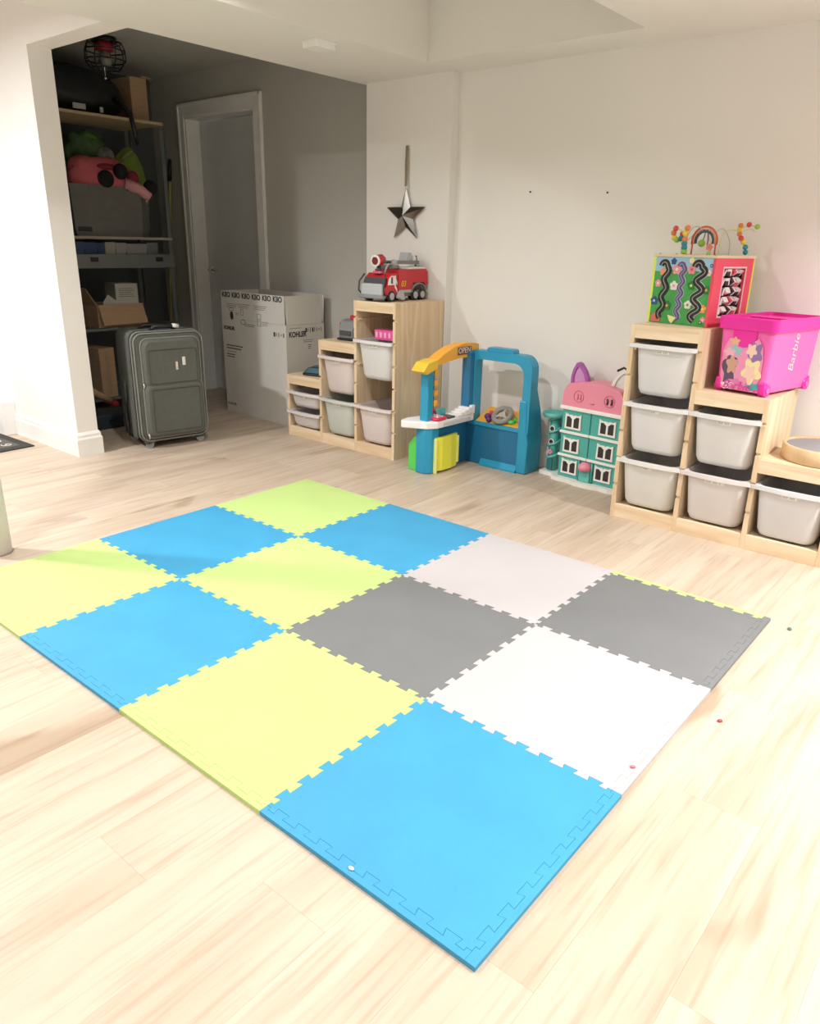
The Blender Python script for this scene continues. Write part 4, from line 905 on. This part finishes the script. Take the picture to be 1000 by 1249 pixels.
# plush toys and bags
PKP = M('plush_pink', (.62, .14, .17), .95, bump=.5, bscale=160); BKP = M('plush_black', (.008, .008, .009), .9); RDP = M('plush_maroon', (.22, .025, .04), .95)
t = thing('plush_toy', 'pink plush toy with black spots lying in the grey basket', 'plush toy', (-4.96, 2.22, 1.46))
lump((.055, -.02, .135), (.125, .26, .17), .10, 1.5, 5).build('plush_body', PKP, t)
for y, z, r in ((-.06, .15, .06), (.055, .205, .055)): B().ball((.185, y, z), (.03, r, r*.95), 10).build('black_spot', BKP, t)
B().ball((.20, .27, .11), (.04, .05, .055), 10).build('black_spot', BKP, t)
B().ball((.13, -.02, .225), (.05, .09, .03), 10).build('bow_loop', RDP, t); B().ball((.15, .165, .165), (.04, .045, .055), 10).build('bow_loop', RDP, t)
lump((.04, -.15, .20), (.10, .10, .10), .1, 2, 8).build('plush_ear', PKP, t)
B().tube([(.15, .10, .12), (.19, .18, .10), (.22, .25, .045)], [.05, .04, .03], 10).build('plush_leg', M('plush_light_pink', (.75, .35, .38), .95), t)
B().tube([(.186, .095, .08), (.19, .097, .10)], .004, 6).build('stitch', BKP, t)
t = thing('plush_toy', 'green and grey patterned plush toy behind the pink one', 'plush toy', (-5.09, 2.21, 1.58))
lump((0, 0, .17), (.085, .17, .19), .25, 2.2, 11).build('plush_body', M('plush_green', (.06, .12, .05), .95, var=.7, scale=9), t)
B().ball((.085, .09, .20), (.05, .07, .06), 10).build('plush_muzzle', M('plush_grey_patch', (.22, .22, .19), .95, var=.5, scale=20), t)
B().tube([(.0, -.05, .27), (.03, .0, .335), (.05, .06, .31)], [.03, .025, .01], 8).build('plush_tuft', M('plush_leaf', (.10, .22, .05), .95), t)
t = thing('drawstring_bag', 'lime green cloth bag slumped behind the plush toys', 'bag', (-5.08, 2.515, 1.50))
lump((0, .0, .15), (.085, .13, .20), .18, 1.7, 15).build('bag_cloth', M('bag_lime', (.22, .32, .05), .9, var=.1), t)
B().tube([(.06, -.09, .25), (.09, -.05, .30), (.08, .0, .33)], .01, 6).build('bag_cord', M('bag_cord', (.3, .35, .15), .8), t)
t = thing('cloth_bag', 'dark blue bag at the end of the grey basket on the rack', 'bag', (-4.88, 1.775, 1.2325))
lump((0, 0, .22), (.10, .098, .26), .10, 1.8, 19, squash=.85).build('bag_cloth', M('bag_blue', (.015, .03, .12), .8), t)
B().box(-.02, .08, -.02, .10, .43, .48, .01).build('folded_paper', M('paper_grey', (.30, .30, .29), .8), t)
# board games under the basket
cols = [(.03, .06, .16), (.02, .05, .15), (.025, .05, .13), (.34, .33, .30), (.30, .30, .29), (.26, .27, .28), (.17, .18, .19)]
labs = ['navy blue game box at the end of the row on the deep steel beam', 'royal blue game box second in the row on the deep beam', 'slim navy game box beside the white ones', 'small white game box with a dark edge in the row', 'white game box with a black stripe in the row', 'wide pale grey game box in the row', 'dull grey game box by the rack post']
y = 1.88
for k, (c, wd_) in enumerate(zip(cols, (.07, .095, .055, .08, .085, .17, .09))):
    t = thing('game_box', labs[k], 'game box', (-4.93, y+wd_/2, 1.1125), 0, 'game boxes on the rack')
    gh = .082-.004*(k % 3)
    B().box(-.14, .145, -wd_/2+.002, wd_/2-.002, 0, gh*.62, .001).build('box_base', M('game_%d' % k, c, .5), t)
    B().box(-.143, .148, -wd_/2+.0005, wd_/2-.0005, gh*.4, gh, .001).build('box_lid', M('game_%d' % k, c, .5), t)
    y += wd_
# open brown carton with a white packet
t = thing('open_carton', 'open brown cardboard box with raised flaps on the rack behind the suitcase', 'cardboard box', (-4.93, 2.16, .6045), math.radians(4))
B().box(-.15, .15, -.19, -.184, 0, .16).build('end_panel', CARD, t); B().box(-.15, .15, .184, .19, 0, .16).build('end_panel', CARD, t)
B().box(.144, .15, -.184, .184, 0, .16).build('front_panel', CARD, t); B().box(-.15, -.144, -.184, .184, 0, .16).build('back_panel', CARD, t); B().box(-.144, .144, -.184, .184, 0, .008).build('bottom_panel', CARD, t)
fl1 = Matrix.Translation((.15, 0, .16)) @ Matrix.Rotation(math.radians(158), 4, 'Y')
B().box(-.003, .003, -.185, .185, .0, .15, mat=fl1).build('front_flap', CARD, t)
fl2 = Matrix.Translation((.0, -.19, .16)) @ Matrix.Rotation(math.radians(32), 4, 'X')
B().box(-.14, .145, -.003, .003, 0, .14, mat=fl2).build('end_flap', CARD, t)
t = thing('parcel', 'white printed packet standing in the open brown cardboard box', 'packet', (-4.87, 2.25, .6135), math.radians(-6))
B().box(-.11, .07, -.085, .085, 0, .295, .002).build('packet_body', M('packet_white', (.52, .51, .48), .6), t)
for k in range(5): B().box(.0702, .0712, -.06, .06-.012*(k % 3), .20+k*.014, .205+k*.014).build('print_line', INKG, t)
t = thing('leaflet', 'white folded leaflet leaning in the open brown cardboard box', 'paper', (-4.80, 2.10, .6135), 0)
B().prism([(-.06, 0), (.06, 0), (.06, .17), (-.01, .22), (-.05, .17)], 'x', -.002, .002).build('sheet', M('packet_white', (.52, .51, .48), .6), t); B().box(.0022, .003, -.03, .03, .12, .15).build('print_block', INKG, t)
# lower rack
t = thing('moving_box', 'narrow brown cardboard box low on the rack behind the suitcase', 'cardboard box', (-4.93, 1.98, .1005), math.radians(8))
B().box(-.14, .17, -.06, .07, 0, .36, .002).build('carton_body', CARD, t); B().box(.171, .1725, -.01, .02, 0.02, .34).build('packing_tape', M('tape', (.42, .30, .18), .3), t)
t = thing('hockey_stick', 'brown wooden stick with a red end leaning under the rack', 'stick', (-4.60, 1.83, 0))
B().tube([(0, -.10, .23), (.0, .0, .16), (0, .085, .10)], .024, 10).build('shaft', CARD, t); B().tube([(0, .085, .10), (0, .12, .07)], .03, 10).build('red_end', RED, t)
B().box(-.03, .03, -.12, .15, 0, .065, .01).build('stick_base', BLACK, t)
t = thing('tool_case', 'dark blue-grey plastic case on the floor under the rack', 'case', (-4.35, 1.75, 0))
B().box(-.12, .12, -.16, .16, 0, .10, .012).build('case_body', M('case_navy', (.02, .035, .045), .5), t); B().tube([(.12, -.06, .05), (.145, -.05, .05), (.145, .05, .05), (.12, .06, .05)], .008, 8).build('case_handle', BLACK, t)
t = thing('dark_coat', 'dark clothing heaped on the rack above the brown box', 'clothing', (-5.0, 1.63, .6045))
lump((0, 0, .16), (.18, .20, .19), .3, 2, 23, squash=.8).build('cloth', M('coat_dark', (.018, .016, .017), .9), t); B().tube([(.14, .05, .2), (.2, .12, .12), (.21, .16, .03)], .03, 8).build('sleeve', M('coat_brown', (.05, .035, .028), .9), t)
t = thing('black_backpack', 'black backpack low on the rack beside the brown cardboard box', 'bag', (-4.95, 1.70, .1005))
lump((0, 0, .21), (.17, .16, .24), .15, 1.6, 29, squash=.86).build('bag_body', BAGM, t); B().tube([(.15, -.05, .35), (.2, 0, .25), (.17, .04, .08)], .014, 8).build('strap', BLACK, t)
# broom pole beside the door
t = thing('broom', 'yellow broom pole with a black grip leaning beside the alcove door', 'broom', (-5.27, 2.88, 0))
B().tube([(-.05, .0, .03), (.06, .06, 1.45), (.078, .068, 1.68)], .012, 10).build('pole', M('pole_yellow', (.42, .36, .10), .5), t)
B().tube([(.076, .067, 1.66), (.088, .073, 1.82)], .015, 10).build('grip', BLACK, t); B().box(-.13, .03, -.03, .03, 0, .05, .01).build('broom_head', DKGREY, t)

# ------------------------------------------------------------------ caged lamp on the alcove ceiling
t = thing('cage_lamp', 'black wire cage ceiling lamp with a red band and pull chain in the alcove', 'lamp', (-4.47, 2.07, 2.41))
RC = .125
B().cyl((0, 0, -.03), (0, 0, 0), .075, n=24).build('ceiling_plate', BLACK, t)
hexp = lambda r, z: [(r*math.cos(k*PI/4), r*math.sin(k*PI/4), z) for k in range(8)]
for r, z in ((RC*.85, -.03), (RC, -.075), (RC, -.13), (RC*.7, -.175)): B().tube(hexp(r, z), .0045, 6, closed=True).build('cage_ring', BLACK, t)
for k in range(8):
    a = k*PI/4; B().tube([(r*math.cos(a), r*math.sin(a), z) for r, z in ((.05, -.02), (RC*.85, -.03), (RC, -.075), (RC, -.13), (RC*.7, -.175))], .0035, 6).build('cage_wire', BLACK, t)
B().cyl((0, 0, -.075), (0, 0, -.03), .055, n=20).build('lamp_band', M('lamp_red', (.40, .02, .03), .4), t)
B().lathe([(.02, -.075), (.03, -.10), (.042, -.13), (.03, -.16), (.001, -.165)], n=16).build('bulb', M('bulb_off', (.25, .25, .22), .2), t)
B().tube([(.03, -.03, -.08), (.03, -.03, -.23)], .002, 6).build('pull_chain', CHROME, t); B().ball((.03, -.03, -.235), .009, 8).build('pull_knob', CHROME, t)

# ------------------------------------------------------------------ steel post, door mat, crumbs on the floor
t = thing('steel_post', 'round white steel support post beside the foam mat', 'post', (-2.588, .262, 0))
B().cyl((0, 0, .004), (0, 0, ZC), .055, n=32).build('shaft', TRIM, t); B().cyl((0, 0, 0), (0, 0, .006), .058, n=32).build('base_ring', M('post_base', (.25, .22, .19), .6), t)
t = thing('door_mat', 'dark doormat with a pale scroll pattern at the foot of the stairs', 'door mat', (-4.5, .86, 0), math.radians(2))
B().box(-.37, .37, -.26, .26, 0, .008, .002).build('mat_border', M('mat_dark', (.035, .033, .03), .9), t)
B().box(-.31, .31, -.20, .20, .008, .0095).build('mat_field', M('mat_field', (.10, .095, .085), .95), t)
sc = M('mat_scroll', (.55, .52, .46), .95)
for i in range(5):
    for j in range(4):
        x, y = -.25+i*.125, -.15+j*.1
        B().tube([(x+.035*(1-k/16)*math.cos(k*.6+i), y+.035*(1-k/16)*math.sin(k*.6+i), .0095) for k in range(14)], .004, 5).build('scroll', sc, t)
def crumb(name, label, cat, p, r, m, group=None):
    o = lump((0, 0, r*.3), (r, r*.6, r*.3), .3, 1.5, p[0], 8).build(name, m); o.location = p; o.rotation_euler = (0, 0, p[1]); tag(o, label, cat, group); return o
crumb('toy_scrap', 'tiny red scrap on the bare floor beside the white tile', 'scrap', (.071, 1.072, 0), .009, M('scrap_red', (.5, .03, .04), .4))
crumb('toy_scrap', 'tiny dark green scrap on the floor by the grey corner tile', 'scrap', (.069, 1.779, 0), .011, M('scrap_green', (.08, .16, .12), .4))
crumb('toy_scrap', 'tiny pink scrap on the off-white tile near its edge', 'scrap', (-.022, .711, TH+.0002), .008, M('scrap_pink', (.75, .18, .25), .4))
crumb('paper_scrap', 'tiny white scrap on the edge of the blue corner tile', 'scrap', (-.325, .016, TH+.0002), .007, M('scrap_white', (.8, .8, .8), .6))
